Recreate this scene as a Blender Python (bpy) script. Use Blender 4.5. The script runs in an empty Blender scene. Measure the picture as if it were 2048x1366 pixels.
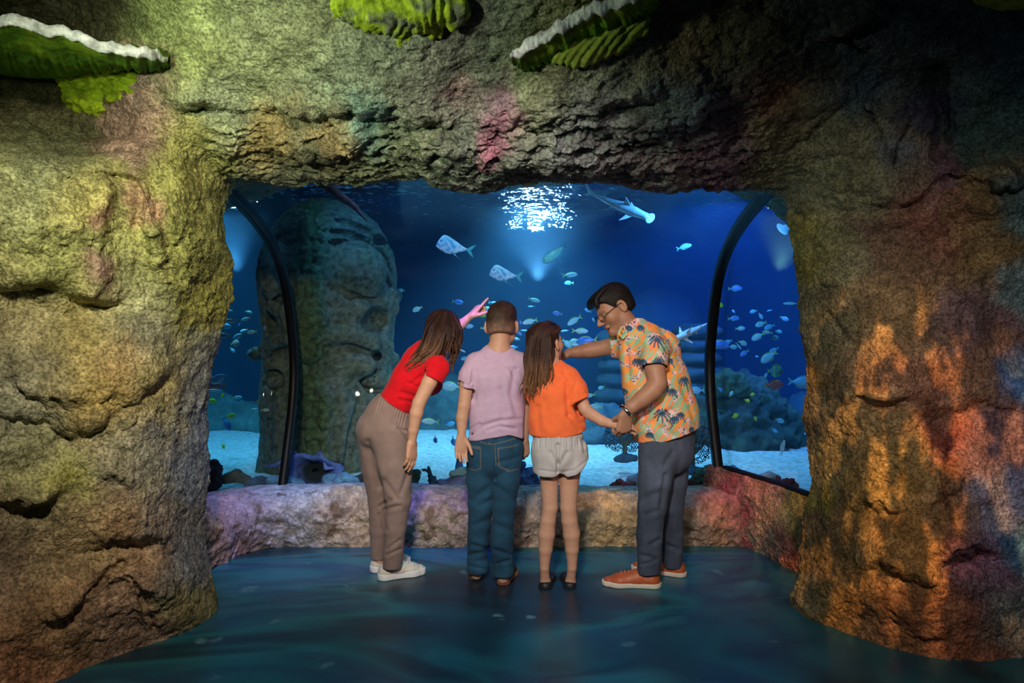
import bpy, math, random
import numpy as np
from mathutils import Vector, Matrix

SC = bpy.context.scene
COL = SC.collection
W, H, F, CAMZ = 2048.0, 1366.0, 1365.0, 1.26

# ------------------------------------------------------------------ camera
cam = bpy.data.cameras.new('camera'); camo = bpy.data.objects.new('camera', cam); COL.objects.link(camo)
camo.location = (0, 0, CAMZ); camo.rotation_euler = (math.pi/2, 0, 0)
cam.lens = 24.0; cam.sensor_width = 36.0; cam.clip_end = 200; cam.clip_start = .05
SC.camera = camo
SC.view_settings.view_transform = 'Standard'; SC.view_settings.look = 'None'
SC.view_settings.exposure = 0.0; SC.view_settings.gamma = 1.0
SC.view_settings.use_curve_mapping = False
SC.cycles.max_bounces = 6; SC.cycles.volume_bounces = 0; SC.cycles.transparent_max_bounces = 12
SC.cycles.use_denoising = True
SC.cycles.sample_clamp_indirect = 4.0

world = bpy.data.worlds.new('world'); SC.world = world; world.use_nodes = True
world.node_tree.nodes['Background'].inputs[0].default_value = (.010, .017, .028, 1)
world.node_tree.nodes['Background'].inputs[1].default_value = 1.0

# ------------------------------------------------------------------ lights
def light(kind, name, loc, tgt, power, color, size=.2, size_y=None, spot=60, blend=.6, gobo=None):
    l = bpy.data.lights.new(name, kind); o = bpy.data.objects.new(name, l); COL.objects.link(o)
    o.location = loc; l.energy = power; l.color = color
    o.rotation_euler = (Vector(tgt)-Vector(loc)).to_track_quat('-Z', 'Y').to_euler()
    if kind == 'AREA':
        l.size = size
        if size_y: l.shape = 'RECTANGLE'; l.size_y = size_y
    else:
        l.shadow_soft_size = size
    if kind == 'SPOT': l.spot_size = math.radians(spot); l.spot_blend = blend
    if gobo:                        # a patterned glass in front of the projector's lens
        l.use_nodes = True; nt = l.node_tree; em = nt.nodes['Emission']
        tc = nt.nodes.new('ShaderNodeTexCoord'); mp = nt.nodes.new('ShaderNodeMapping')
        mp.inputs['Scale'].default_value = gobo[0]; mp.inputs['Rotation'].default_value = (0, 0, gobo[1])
        mp.inputs['Location'].default_value = gobo[4] if len(gobo) > 4 else (0, 0, 0)
        nz = nt.nodes.new('ShaderNodeTexNoise'); nz.inputs['Scale'].default_value = 1.0; nz.inputs['Detail'].default_value = 7
        cr = nt.nodes.new('ShaderNodeValToRGB')
        cr.color_ramp.elements[0].position = gobo[2]; cr.color_ramp.elements[0].color = (0, 0, 0, 1)
        cr.color_ramp.elements[1].position = gobo[3]; cr.color_ramp.elements[1].color = (1, 1, 1, 1)
        L = nt.links.new
        L(tc.outputs['Normal'], mp.inputs[0]); L(mp.outputs[0], nz.inputs['Vector']); L(nz.outputs[0], cr.inputs[0])
        L(cr.outputs[0], em.inputs['Strength'])
    return o

# lamps of the room (behind and above the visitors)
light('SPOT', 'lamp_people_soft', (-.22, .2, 2.35), (.05, 3.5, .95), 400, (1, .86, .78), .12, spot=44, blend=.8)
light('SPOT', 'lamp_rock_left', (-.4, .4, 2.3), (-1.45, 2.75, 1.25), 210, (1, .88, .62), .06, spot=64, blend=1)
light('SPOT', 'lamp_rock_top', (-1.25, 1.0, 1.95), (-.8, 2.6, 2.2), 85, (.85, 1, .66), .08, spot=95, blend=1)
light('SPOT', 'lamp_projector', (.3, .5, 2.3), (1.58, 2.87, .80), 330, (1, .52, .17), .008, spot=28, blend=.6,
      gobo=((30, 13, 16), .9, .50, .58))
light('SPOT', 'lamp_rock_right', (.5, .2, 2.0), (1.75, 2.85, .75), 85, (1, .84, .66), .1, spot=66, blend=1)
light('SPOT', 'lamp_people_warm', (1.75, .8, 2.2), (.2, 3.5, 1.0), 40, (1, .6, .45), .12, spot=42, blend=.7)
light('SPOT', 'lamp_ledge_magenta', (1.0, 3.5, 2.06), (1.46, 4.15, .22), 130, (1, .04, .10), .05, spot=22, blend=.9)
light('SPOT', 'lamp_ledge_orange', (.45, 3.5, 2.06), (.58, 4.18, .15), 60, (1, .45, .08), .02, spot=15, blend=.3)
light('SPOT', 'lamp_ledge_violet', (-.1, 3.5, 2.06), (-.42, 4.18, .2), 95, (.3, .12, 1), .05, spot=26, blend=.8)
light('SPOT', 'lamp_ledge_blue', (-1.0, 3.4, 2.02), (-1.25, 4.15, .2), 90, (.42, .55, 1), .05, spot=52, blend=.9)
light('SPOT', 'lamp_edge_blue', (2.3, 1.4, 1.9), (2.2, 2.8, .8), 10, (.1, .4, 1), .1, spot=40, blend=.9)
light('SPOT', 'lamp_floor_teal', (0, 2.2, 1.9), (0, 2.95, 0), 38, (.04, .6, .72), .3, spot=80, blend=1)
# rim lights in the crown of the arch
light('SPOT', 'lamp_rim_pink', (.75, 3.5, 2.10), (.15, 3.5, .9), 20, (1, .38, .55), .05, spot=120, blend=.6)
light('SPOT', 'lamp_rim_violet', (-.45, 3.45, 2.12), (-.3, 3.5, .9), 3.5, (.6, .55, 1), .05, spot=120, blend=.6)

# lamps of the aquarium, hung just under the water line behind the crown of the arch, plus some added for effect
light('SPOT', 'tank_lamp_key', (.15, 6.5, 2.78), (.2, 7.6, 0), 620, (.25, .75, 1), .18, spot=120, blend=1)
light('SPOT', 'tank_lamp_blue', (1.9, 5.8, 2.72), (2.9, 10, 1.0), 650, (.02, .14, 1), .15, spot=110, blend=1)
light('SPOT', 'tank_lamp_left', (-3.0, 6.2, 2.78), (-2.8, 7.4, 0), 330, (.12, .65, 1), .18, spot=110, blend=1)
light('SPOT', 'tank_lamp_right', (3.4, 6.3, 2.78), (3.0, 7.2, 0), 240, (.15, .55, 1), .18, spot=110, blend=1)
light('SPOT', 'tank_spot_front', (-.8, 4.9, 2.8), (-.9, 6.2, .2), 34, (.12, .5, 1), .1, spot=130, blend=.8)
light('SPOT', 'tank_spot_front', (1.4, 4.7, 2.55), (1.3, 6.2, .2), 120, (.12, .5, 1), .1, spot=130, blend=.8)
light('SPOT', 'tank_spot_front', (.25, 4.5, 2.6), (-.1, 5.5, 1.85), 40, (.35, .7, 1), .1, spot=70, blend=.9)  # extra spot added only to brighten the lookdown fish
light('SPOT', 'tank_spot_glint', (.42, 11.2, 2.30), (.36, 8.4, 2.9), 900, (.7, .93, 1), .09, spot=30, blend=.6)
light('SPOT', 'tank_spot_glint', (.80, 11.0, 2.32), (.70, 8.4, 2.9), 30, (.6, .9, 1), .035, spot=28, blend=.6)  # added beside the main glint to widen the glitter
light('SPOT', 'tank_spot_glint', (.06, 11.2, 2.32), (.06, 8.4, 2.9), 30, (.6, .9, 1), .035, spot=28, blend=.6)  # added on the other side, also to spread the glitter
light('SPOT', 'tank_spot_glint', (-3.75, 9.3, 2.25), (-3.1, 7.2, 2.9), 600, (.35, .8, 1), .09, spot=32, blend=.6)
light('SPOT', 'tank_spot_glint', (3.65, 9.3, 2.25), (3.0, 7.2, 2.9), 350, (.9, .9, .4), .09, spot=32, blend=.6)
light('SPOT', 'tank_lamp_glow', (.6, 7.5, 2.7), (.75, 11, 2.2), 60, (.05, .55, 1), .15, spot=70, blend=1)

# ------------------------------------------------------------------ helpers
def P(px, py, D):
    return Vector(((px-W/2)/F*D, D, CAMZ-(py-H/2)/F*D))
def PZ(px, py, z=0.0):                       # the point of the level z seen at a pixel
    return P(px, py, (CAMZ-z)*F/(py-H/2))

def tag(o, label=None, cat=None, group=None, kind=None):
    if label: o['label'] = label
    if cat: o['category'] = cat
    if group: o['group'] = group
    if kind: o['kind'] = kind
    return o

def mk(name, V, Q, mat=None, parent=None, smooth=True, col=None):
    V = np.asarray(V, dtype=np.float32); me = bpy.data.meshes.new(name)
    if isinstance(Q, np.ndarray):
        n, k = Q.shape
        me.vertices.add(len(V)); me.vertices.foreach_set('co', V.ravel())
        me.loops.add(n*k); me.loops.foreach_set('vertex_index', Q.astype(np.int32).ravel())
        me.polygons.add(n); me.polygons.foreach_set('loop_start', np.arange(0, n*k, k, dtype=np.int32))
        me.update(calc_edges=True)
    else:
        me.from_pydata(V.tolist(), [], Q); me.update()
    if smooth: me.polygons.foreach_set('use_smooth', [True]*len(me.polygons))
    if col is not None:
        c = np.ones((len(V), 4), dtype=np.float32); c[:, :3] = col
        a = me.color_attributes.new('Col', 'FLOAT_COLOR', 'POINT'); a.data.foreach_set('color', c.ravel())
    me.validate()
    if mat: me.materials.append(mat)
    o = bpy.data.objects.new(name, me); COL.objects.link(o)
    if parent:
        o.parent = parent; o.matrix_parent_inverse = parent.matrix_world.inverted()
    return o

def empty(name, loc=(0, 0, 0)):
    o = bpy.data.objects.new(name, None); COL.objects.link(o); o.location = loc
    o.matrix_world = Matrix.Translation(loc); return o

# gradient noise -----------------------------------------------------------
_rng = np.random.RandomState(7)
_perm = _rng.permutation(256).astype(np.int64); _perm = np.concatenate([_perm, _perm, _perm])
_grad = _rng.normal(size=(256, 3)); _grad /= np.linalg.norm(_grad, axis=1)[:, None]
def noise(p, s=1.0, off=0.0):
    p = np.asarray(p, dtype=np.float64)*s+off
    i = np.floor(p).astype(np.int64); f = p-i; u = f*f*f*(f*(f*6-15)+10); i &= 255
    out = np.zeros(len(p))
    for a in (0, 1):
        for b in (0, 1):
            for c in (0, 1):
                h = _perm[_perm[_perm[i[:, 0]+a]+i[:, 1]+b]+i[:, 2]+c]
                g = _grad[h & 255]
                d = g[:, 0]*(f[:, 0]-a)+g[:, 1]*(f[:, 1]-b)+g[:, 2]*(f[:, 2]-c)
                w = (u[:, 0] if a else 1-u[:, 0])*(u[:, 1] if b else 1-u[:, 1])*(u[:, 2] if c else 1-u[:, 2])
                out += w*d
    return out*1.6
def fbm(p, s, o=4, gain=.5, off=0.0):
    r = 0; a = 1.0
    for k in range(o):
        r = r+a*noise(p, s*2**k, off+13.7*k); a *= gain
    return r
def ridged(p, s, o=3, gain=.5, off=0.0):
    r = 0; a = 1.0
    for k in range(o):
        r = r+a*(1-2*np.abs(noise(p, s*2**k, off+7.3*k))); a *= gain
    return r
def gridquads(n, m, wrap=False):
    i = np.arange(n-1)[:, None]; j = np.arange(m if wrap else m-1)[None, :]; j2 = (j+1) % m
    return np.stack([i*m+j, i*m+j2, (i+1)*m+j2, (i+1)*m+j], -1).reshape(-1, 4)
def gridnormals(G):
    du = np.gradient(G, axis=0); dv = np.gradient(G, axis=1)
    n = np.cross(du, dv); return n/(np.linalg.norm(n, axis=-1, keepdims=True)+1e-12)
def sstep(x, a, b):
    t = np.clip((x-a)/(b-a), 0, 1); return t*t*(3-2*t)
def segdist(X, Y, pts):
    d = np.full(np.shape(X), 1e9)
    for (x0, y0), (x1, y1) in zip(pts[:-1], pts[1:]):
        vx, vy = x1-x0, y1-y0; t = np.clip(((X-x0)*vx+(Y-y0)*vy)/(vx*vx+vy*vy+1e-9), 0, 1)
        d = np.minimum(d, np.hypot(X-x0-t*vx, Y-y0-t*vy))
    return d
def spline(pts, n, closed=False):
    """Catmull-Rom through rows of pts, n samples, even in arc length."""
    p = np.asarray(pts, dtype=float)
    q = np.vstack([2*p[0]-p[1], p, 2*p[-1]-p[-2]])
    out = []
    for k in range(1, len(q)-2):
        t = np.linspace(0, 1, 24, endpoint=False)[:, None]
        a, b, c, d = q[k-1], q[k], q[k+1], q[k+2]
        out.append(.5*((2*b)+(-a+c)*t+(2*a-5*b+4*c-d)*t**2+(-a+3*b-3*c+d)*t**3))
    o = np.vstack(out+[p[-1:]])
    L = np.concatenate([[0], np.cumsum(np.linalg.norm(np.diff(o[:, :min(3, o.shape[1])], axis=0), axis=1))])
    s = np.linspace(0, L[-1], n)
    return np.stack([np.interp(s, L, o[:, k]) for k in range(o.shape[1])], 1)

# materials ----------------------------------------------------------------
def material(name, base=(.5, .5, .5), rough=.7, metal=0, attr=None, noise_amt=0, noise_scale=20, bump=0, bump_scale=60,
             spec=.5, sub=0, sheen=0, detail=5, stretch=None, grain=None, coat=0):
    m = bpy.data.materials.new(name); m.use_nodes = True; nt = m.node_tree; b = nt.nodes['Principled BSDF']; L = nt.links.new
    b.inputs['Roughness'].default_value = rough; b.inputs['Metallic'].default_value = metal
    b.inputs['Base Color'].default_value = (*base, 1); b.inputs['Specular IOR Level'].default_value = spec
    if coat: b.inputs['Coat Weight'].default_value = coat; b.inputs['Coat Roughness'].default_value = .2
    if sub: b.inputs['Subsurface Weight'].default_value = sub; b.inputs['Subsurface Radius'].default_value = (.01, .004, .002)
    if sheen: b.inputs['Sheen Weight'].default_value = sheen
    tc = nt.nodes.new('ShaderNodeTexCoord'); src = tc.outputs['Object']
    if stretch:
        mp = nt.nodes.new('ShaderNodeMapping'); mp.inputs['Scale'].default_value = stretch; L(src, mp.inputs[0]); src = mp.outputs[0]
    colout = None
    if attr:
        a = nt.nodes.new('ShaderNodeAttribute'); a.attribute_name = 'Col'; colout = a.outputs['Color']
    if noise_amt:
        n = nt.nodes.new('ShaderNodeTexNoise'); n.inputs['Scale'].default_value = noise_scale; n.inputs['Detail'].default_value = detail
        L(src, n.inputs['Vector'])
        mr = nt.nodes.new('ShaderNodeMapRange'); mr.inputs['From Min'].default_value = .3; mr.inputs['From Max'].default_value = .7
        mr.inputs['To Min'].default_value = 1-noise_amt; mr.inputs['To Max'].default_value = 1+noise_amt
        L(n.outputs[0], mr.inputs[0])
        mx = nt.nodes.new('ShaderNodeVectorMath'); mx.operation = 'SCALE'
        if colout is not None: L(colout, mx.inputs[0])
        else: mx.inputs[0].default_value = base
        L(mr.outputs[0], mx.inputs['Scale']); colout = mx.outputs[0]
    if grain:                       # dark pores and pale grit
        n = nt.nodes.new('ShaderNodeTexNoise'); n.inputs['Scale'].default_value = grain[0]; n.inputs['Detail'].default_value = 4; L(src, n.inputs['Vector'])
        mr = nt.nodes.new('ShaderNodeMapRange'); mr.inputs['From Min'].default_value = .36; mr.inputs['From Max'].default_value = .60
        mr.inputs['To Min'].default_value = 1-grain[1]; mr.inputs['To Max'].default_value = 1+grain[1]*.45; L(n.outputs[0], mr.inputs[0])
        mx = nt.nodes.new('ShaderNodeVectorMath'); mx.operation = 'SCALE'; L(colout, mx.inputs[0]); L(mr.outputs[0], mx.inputs['Scale']); colout = mx.outputs[0]
    if colout is not None: L(colout, b.inputs['Base Color'])
    if bump:
        n = nt.nodes.new('ShaderNodeTexNoise'); n.inputs['Scale'].default_value = bump_scale; n.inputs['Detail'].default_value = detail
        L(src, n.inputs['Vector'])
        bp = nt.nodes.new('ShaderNodeBump'); bp.inputs['Strength'].default_value = 1; bp.inputs['Distance'].default_value = bump
        L(n.outputs[0], bp.inputs['Height']); L(bp.outputs[0], b.inputs['Normal'])
    return m
# ================================================================== THE ROCK PORTAL
def rockD(px, py):
    k = np.argmin((PX-px)**2+(PY-py)**2); return DD.ravel()[k]
m_rock = material('painted_rock', rough=.95, attr=True, noise_amt=.28, noise_scale=34, bump=.012, bump_scale=85, spec=.10, detail=8, grain=(95, .5))

inner = [(424, 1300), (428, 1215), (420, 1150), (409, 1060), (410, 985), (408, 900), (415, 800), (418, 740), (431, 690), (440, 640),
         (450, 600), (455, 560), (463, 525), (456, 490), (447, 440), (450, 390), (466, 352), (505, 356), (560, 363), (620, 362),
         (700, 357), (800, 355), (850, 361), (880, 371), (960, 374), (1030, 365), (1100, 362), (1150, 367), (1190, 362), (1260, 365),
         (1330, 372), (1400, 369), (1430, 376), (1500, 374), (1540, 379), (1572, 388), (1585, 430), (1590, 480), (1593, 540),
         (1596, 600), (1600, 660), (1606, 720), (1609, 780), (1606, 830), (1612, 880), (1615, 940), (1617, 995), (1614, 1060),
         (1602, 1120), (1588, 1175), (1580, 1220), (1584, 1300)]
NI = 1300
C_in = spline(inner, NI)
frac = np.linspace(0, 1, NI)
def pathlen(p): return np.concatenate([[0], np.cumsum(np.linalg.norm(np.diff(p, axis=0), axis=1))])
corners_in = [0, .315, .69, 1]; outer_c = [(-900, 1720), (-900, -420), (2950, -420), (2950, 1600)]
C_out = np.stack([np.interp(frac, corners_in, [c[k] for c in outer_c]) for k in (0, 1)], 1)
NJ = 470
sj = np.linspace(0, 1, NJ)**1.35
PX = C_in[:, None, 0]*(1-sj)[None]+C_out[:, None, 0]*sj[None]
PY = C_in[:, None, 1]*(1-sj)[None]+C_out[:, None, 1]*sj[None]

dpts = np.array([
 (420, 1235, 3.10), (412, 1060, 3.14), (412, 900, 3.15), (425, 740, 3.15), (455, 560, 3.12), (452, 420, 3.12), (470, 350, 3.1), (300, 1290, 2.83), (200, 1322, 2.69), (100, 1366, 2.52),
 (-300, 1530, 2.0), (330, 1150, 2.85), (300, 900, 2.78), (120, 1100, 2.6), (150, 900, 2.58), (0, 900, 2.42), (300, 650, 2.76), (150, 600, 2.62), (0, 600, 2.45),
 (330, 420, 2.78), (150, 380, 2.58), (0, 340, 2.42), (-350, 900, 2.0), (-350, 350, 2.0), (280, 200, 2.72), (150, 260, 2.86), (0, 240, 2.8), (150, 40, 2.8), (0, -60, 2.6), (-350, 0, 2.2),
 (600, 362, 3.06), (800, 358, 3.0), (1000, 372, 2.96), (1300, 368, 3.05), (1540, 380, 3.2),
 (420, 250, 2.84), (600, 260, 2.86), (700, 180, 2.66), (1000, 200, 2.6), (1300, 220, 2.7), (1550, 250, 2.86),
 (400, 0, 2.45), (700, 0, 2.36), (1000, 0, 2.3), (1300, 0, 2.38), (1650, 0, 2.55), (2048, 0, 2.5), (1000, -400, 1.7), (0, -400, 2.0), (2048, -400, 2.0),
 (1590, 540, 3.2), (1605, 780, 3.2), (1617, 1000, 3.22), (1582, 1215, 3.22), (1700, 1272, 2.93), (1850, 1312, 2.73), (1960, 1322, 2.69), (2048, 1310, 2.74), (2400, 1330, 2.6),
 (1720, 1000, 2.98), (1720, 700, 3.0), (1720, 400, 3.0), (1850, 1000, 2.82), (1850, 700, 2.86), (1850, 400, 2.9), (2000, 1000, 2.8), (2040, 700, 2.95), (2040, 400, 2.85),
 (-900, 900, 1.45), (-900, 350, 1.45), (-900, 1600, 1.35), (-900, -400, 1.5), (2950, 900, 1.9), (2950, 350, 1.9), (2950, 1500, 1.85), (2950, -400, 1.6),
 (2400, 900, 2.5), (2400, 400, 2.5), (1850, 150, 2.75)], dtype=float)
def tps(pts, lam=.002):
    x = pts[:, :2]/1000; n = len(x)
    r = np.linalg.norm(x[:, None]-x[None], axis=2); K = r**2*np.log(r+1e-9)
    A = np.zeros((n+3, n+3)); A[:n, :n] = K+lam*np.eye(n); A[:n, n] = 1; A[:n, n+1:] = x; A[n, :n] = 1; A[n+1:, :n] = x.T
    w = np.linalg.solve(A, np.concatenate([pts[:, 2], [0, 0, 0]]))
    def f(X, Y):
        out = w[n]+w[n+1]*X/1000+w[n+2]*Y/1000
        for k in range(n):
            r = np.hypot(X/1000-x[k, 0], Y/1000-x[k, 1]); out = out+w[k]*r**2*np.log(r+1e-9)
        return out
    return f
depth0 = tps(dpts)
DD = depth0(PX, PY)
wx = PX+14*noise(np.stack([PX.ravel()/90, PY.ravel()/90, 0*PX.ravel()], 1)).reshape(PX.shape)+9*noise(np.stack([PX.ravel()/28, PY.ravel()/25, 0*PX.ravel()], 1)).reshape(PX.shape)
wy = PY+14*noise(np.stack([PX.ravel()/90, PY.ravel()/90, 9+0*PX.ravel()], 1)).reshape(PX.shape)+9*noise(np.stack([PX.ravel()/28, PY.ravel()/25, 9+0*PX.ravel()], 1)).reshape(PX.shape)
# swellings (cx, cy, rx, ry, metres towards the room)
for cx, cy, rx, ry, hgt in [(90, 380, 150, 90, .10), (370, 500, 75, 130, .10), (330, 360, 70, 90, .06), (110, 500, 120, 90, .07), (280, 760, 150, 110, .07),
        (90, 730, 110, 90, .05), (320, 1000, 110, 120, .06), (180, 1010, 100, 80, .05), (350, 1190, 90, 60, .08), (150, 1220, 150, 80, .07), (420, 1130, 50, 50, .05),
        (640, 130, 260, 90, .06), (480, 260, 90, 60, .04), (1040, 300, 180, 60, .05), (1230, 160, 160, 90, .06), (1100, 240, 90, 60, .04), (1440, 200, 120, 90, .05),
        (1780, 330, 110, 130, .07), (1960, 380, 90, 50, .08), (1770, 800, 90, 180, .07), (1800, 1120, 150, 110, .10), (1640, 1180, 60, 60, .07),
        (1930, 1200, 110, 70, .06), (1930, 960, 90, 70, .06), (1700, 560, 60, 100, .04), (2010, 480, 60, 120, .05), (1560, 90, 110, 60, .05), (1800, 90, 120, 70, .05)]:
    q = ((wx-cx)/rx)**2+((wy-cy)/ry)**2
    DD -= hgt*np.clip(1-q*.5, 0, 1)**1.5
DD += .15*(1-sstep(wx, 190, 340))*sstep(wy, 70, 150)*(1-sstep(wy, 268, 288))
# overhanging shelves: the rock stands proud above the line and drops back below it
SHN = noise(np.stack([PX.ravel()/110, PY.ravel()/110, 33+0*PX.ravel()], 1)).reshape(PX.shape)
def shelf(pts, hgt, up=45, down=14):
    global DD
    d = segdist(wx, wy, pts); xs = [p[0] for p in pts]; ys = [p[1] for p in pts]
    yl = np.interp(wx, xs, ys) if xs == sorted(xs) else None
    side = wy-yl
    m = np.clip(.25+1.5*SHN+.5, .1, 1.3)*sstep(wx, xs[0]-30, xs[0]+30)*(1-sstep(wx, xs[-1]-30, xs[-1]+30))
    DD -= m*hgt*np.where(side < 0, np.exp(-(-side/up)**1.5), np.exp(-(side/down)**2))*1.0
    DD += m*hgt*.55*np.exp(-((side-down*1.8)/(down*1.2))**2)
for pts, h_, u_, d_ in [([(360, 195), (450, 200), (560, 205), (700, 200), (830, 235), (900, 240)], .07, 60, 10),
        ([(420, 290), (520, 285), (640, 300), (800, 290), (950, 310)], .05, 40, 12),
        ([(0, 285), (100, 283), (190, 300)], -.12, 20, 20), ([(110, 350), (200, 330), (280, 350)], .07, 25, 9),
        ([(0, 560), (90, 560), (180, 590), (260, 600)], .06, 50, 10), ([(20, 760), (130, 800), (240, 790)], .03, 50, 10),
        ([(110, 860), (180, 840), (280, 770), (330, 745)], .05, 60, 12), ([(0, 1000), (80, 1000), (170, 940), (260, 960)], .05, 50, 12),
        ([(130, 1100), (220, 1070), (330, 1070)], .04, 40, 10), ([(100, 1230), (200, 1170), (240, 1160), (330, 1180)], .05, 40, 12),
        ([(950, 250), (1050, 240), (1180, 220), (1300, 190)], .05, 40, 12), ([(1150, 270), (1300, 250), (1450, 200), (1520, 190)], .05, 40, 12),
        ([(1000, 330), (1200, 320), (1400, 330), (1520, 320)], .05, 30, 10), ([(1560, 230), (1640, 210), (1690, 200)], .04, 40, 10),
        ([(1660, 75), (1700, 50), (1760, 20)], .07, 50, 12), ([(1620, 310), (1680, 290), (1720, 300)], .03, 30, 8),
        ([(1760, 400), (1830, 390), (1880, 350)], .06, 50, 10), ([(1900, 345), (1960, 360), (2048, 370)], .06, 40, 10),
        ([(1620, 800), (1700, 790), (1820, 790)], .05, 50, 9), ([(1650, 555), (1720, 550)], .03, 30, 8),
        ([(1850, 820), (1950, 790), (2048, 800)], .05, 50, 12), ([(1700, 1000), (1800, 1010), (1900, 980)], .04, 50, 10),
        ([(1880, 1110), (1960, 1080), (2048, 1130)], .08, 40, 14), ([(1640, 1130), (1760, 1120), (1860, 1160)], .05, 50, 12)]:
    shelf(pts, h_, u_, d_)
# cracks and drips
for pts, wd, dp in [([(205, 345), (195, 420), (200, 500), (190, 580)], 12, -.03), ([(290, 370), (300, 480), (305, 520)], 10, -.05), ([(250, 300), (190, 300)], 10, .04),
        ([(1735, 215), (1770, 290), (1780, 330)], 6, .04), ([(1785, 330), (1810, 250)], 6, .04), ([(1870, 140), (1880, 230), (1885, 300)], 18, .09), ([(1700, 200), (1640, 250), (1580, 300)], 5, .03),
        ([(1730, 100), (1668, 75)], 8, .05), ([(160, 230), (140, 270)], 4, .03), ([(240, 1130), (160, 1200)], 7, .04), ([(1890, 900), (1880, 1010), (1900, 1060)], 14, .05),
        ([(1660, 640), (1700, 700)], 6, .02), ([(310, 1250), (290, 1180), (250, 1160)], 6, .04), ([(0, 830), (130, 870)], 8, .03)]:
    d = segdist(wx, wy, pts); DD += dp*np.exp(-(d/wd)**2)
# rounding of the opening's rim
dist_in = np.linalg.norm(np.stack([PX, PY], -1)-C_in[:, None, :], axis=2)
DD += .13*np.exp(-dist_in/26)
X = (PX-W/2)/F*DD; Z = CAMZ-(PY-H/2)/F*DD
G = np.stack([X, DD, Z], -1)
# the reveal: from the rim back towards the tunnel
NR = 46
rim = G[:, 0]
back = rim.copy(); tt = frac
left = 1-sstep(tt, .30, .36); right = sstep(tt, .66, .72); top = 1-left-right
back[:, 1] = 4.25
back[:, 0] = rim[:, 0]+left*-.60+right*.52
back[:, 2] = rim[:, 2]+top*.28
rs = np.linspace(0, 1, NR)[:, None, None]
R = rim[None]*(1-rs)+back[None]*rs
R += (np.sin(rs*math.pi)*.04)*np.stack([right-left, 0*left, top], -1)[None]
G = np.concatenate([np.swapaxes(R[1:], 0, 1)[:, ::-1], G], 1)
NG = G.shape[1]
PXf = np.concatenate([np.repeat(PX[:, :1], NR-1, 1), PX], 1); PYf = np.concatenate([np.repeat(PY[:, :1], NR-1, 1), PY], 1)
N = gridnormals(G); 
if N[NI//2, -1, 1] > 0: N = -N
pts = G.reshape(-1, 3)
rough_top = (np.exp(-((PYf.ravel()-290)/90)**2)*(sstep(PXf.ravel(), 380, 460))*(1-sstep(PXf.ravel(), 1500, 1620)))
d = .026*fbm(pts, 3.0, 3)+.0075*ridged(pts, 9, 3)*(.4+1.3*np.clip(noise(pts, 2.2, 5)+.3, 0, 1))+.0060*fbm(pts, 30, 4, .65)+.0055*ridged(pts, 17, 3, .55, 70)*np.clip(.5+1.6*noise(pts, 3.1, 60), .1, 1.4)
d += rough_top*(.022*ridged(pts*np.array([.6, 1, 1.2]), 15, 3)-.010*np.abs(fbm(pts, 40, 2)))
pit = noise(pts, 26, 3); d -= .022*np.clip(pit-.36, 0, 1)*(1+2*rough_top)
# brain-coral ripples pressed into the left pillar
rip = np.exp(-(((PXf.ravel()-365)/80)**2+((PYf.ravel()-520)/75)**2)**2)+np.exp(-(((PXf.ravel()-100)/90)**2+((PYf.ravel()-330)/40)**2)**2)+.7*np.exp(-(((PXf.ravel()-1600)/35)**2+((PYf.ravel()-1190)/35)**2)**2)
d += rip*.0035*np.sin(2*math.pi*(pts[:, 2]/.017+1.8*noise(pts, 9, 2)))
G2 = (pts+N.reshape(-1, 3)*d[:, None])
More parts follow.
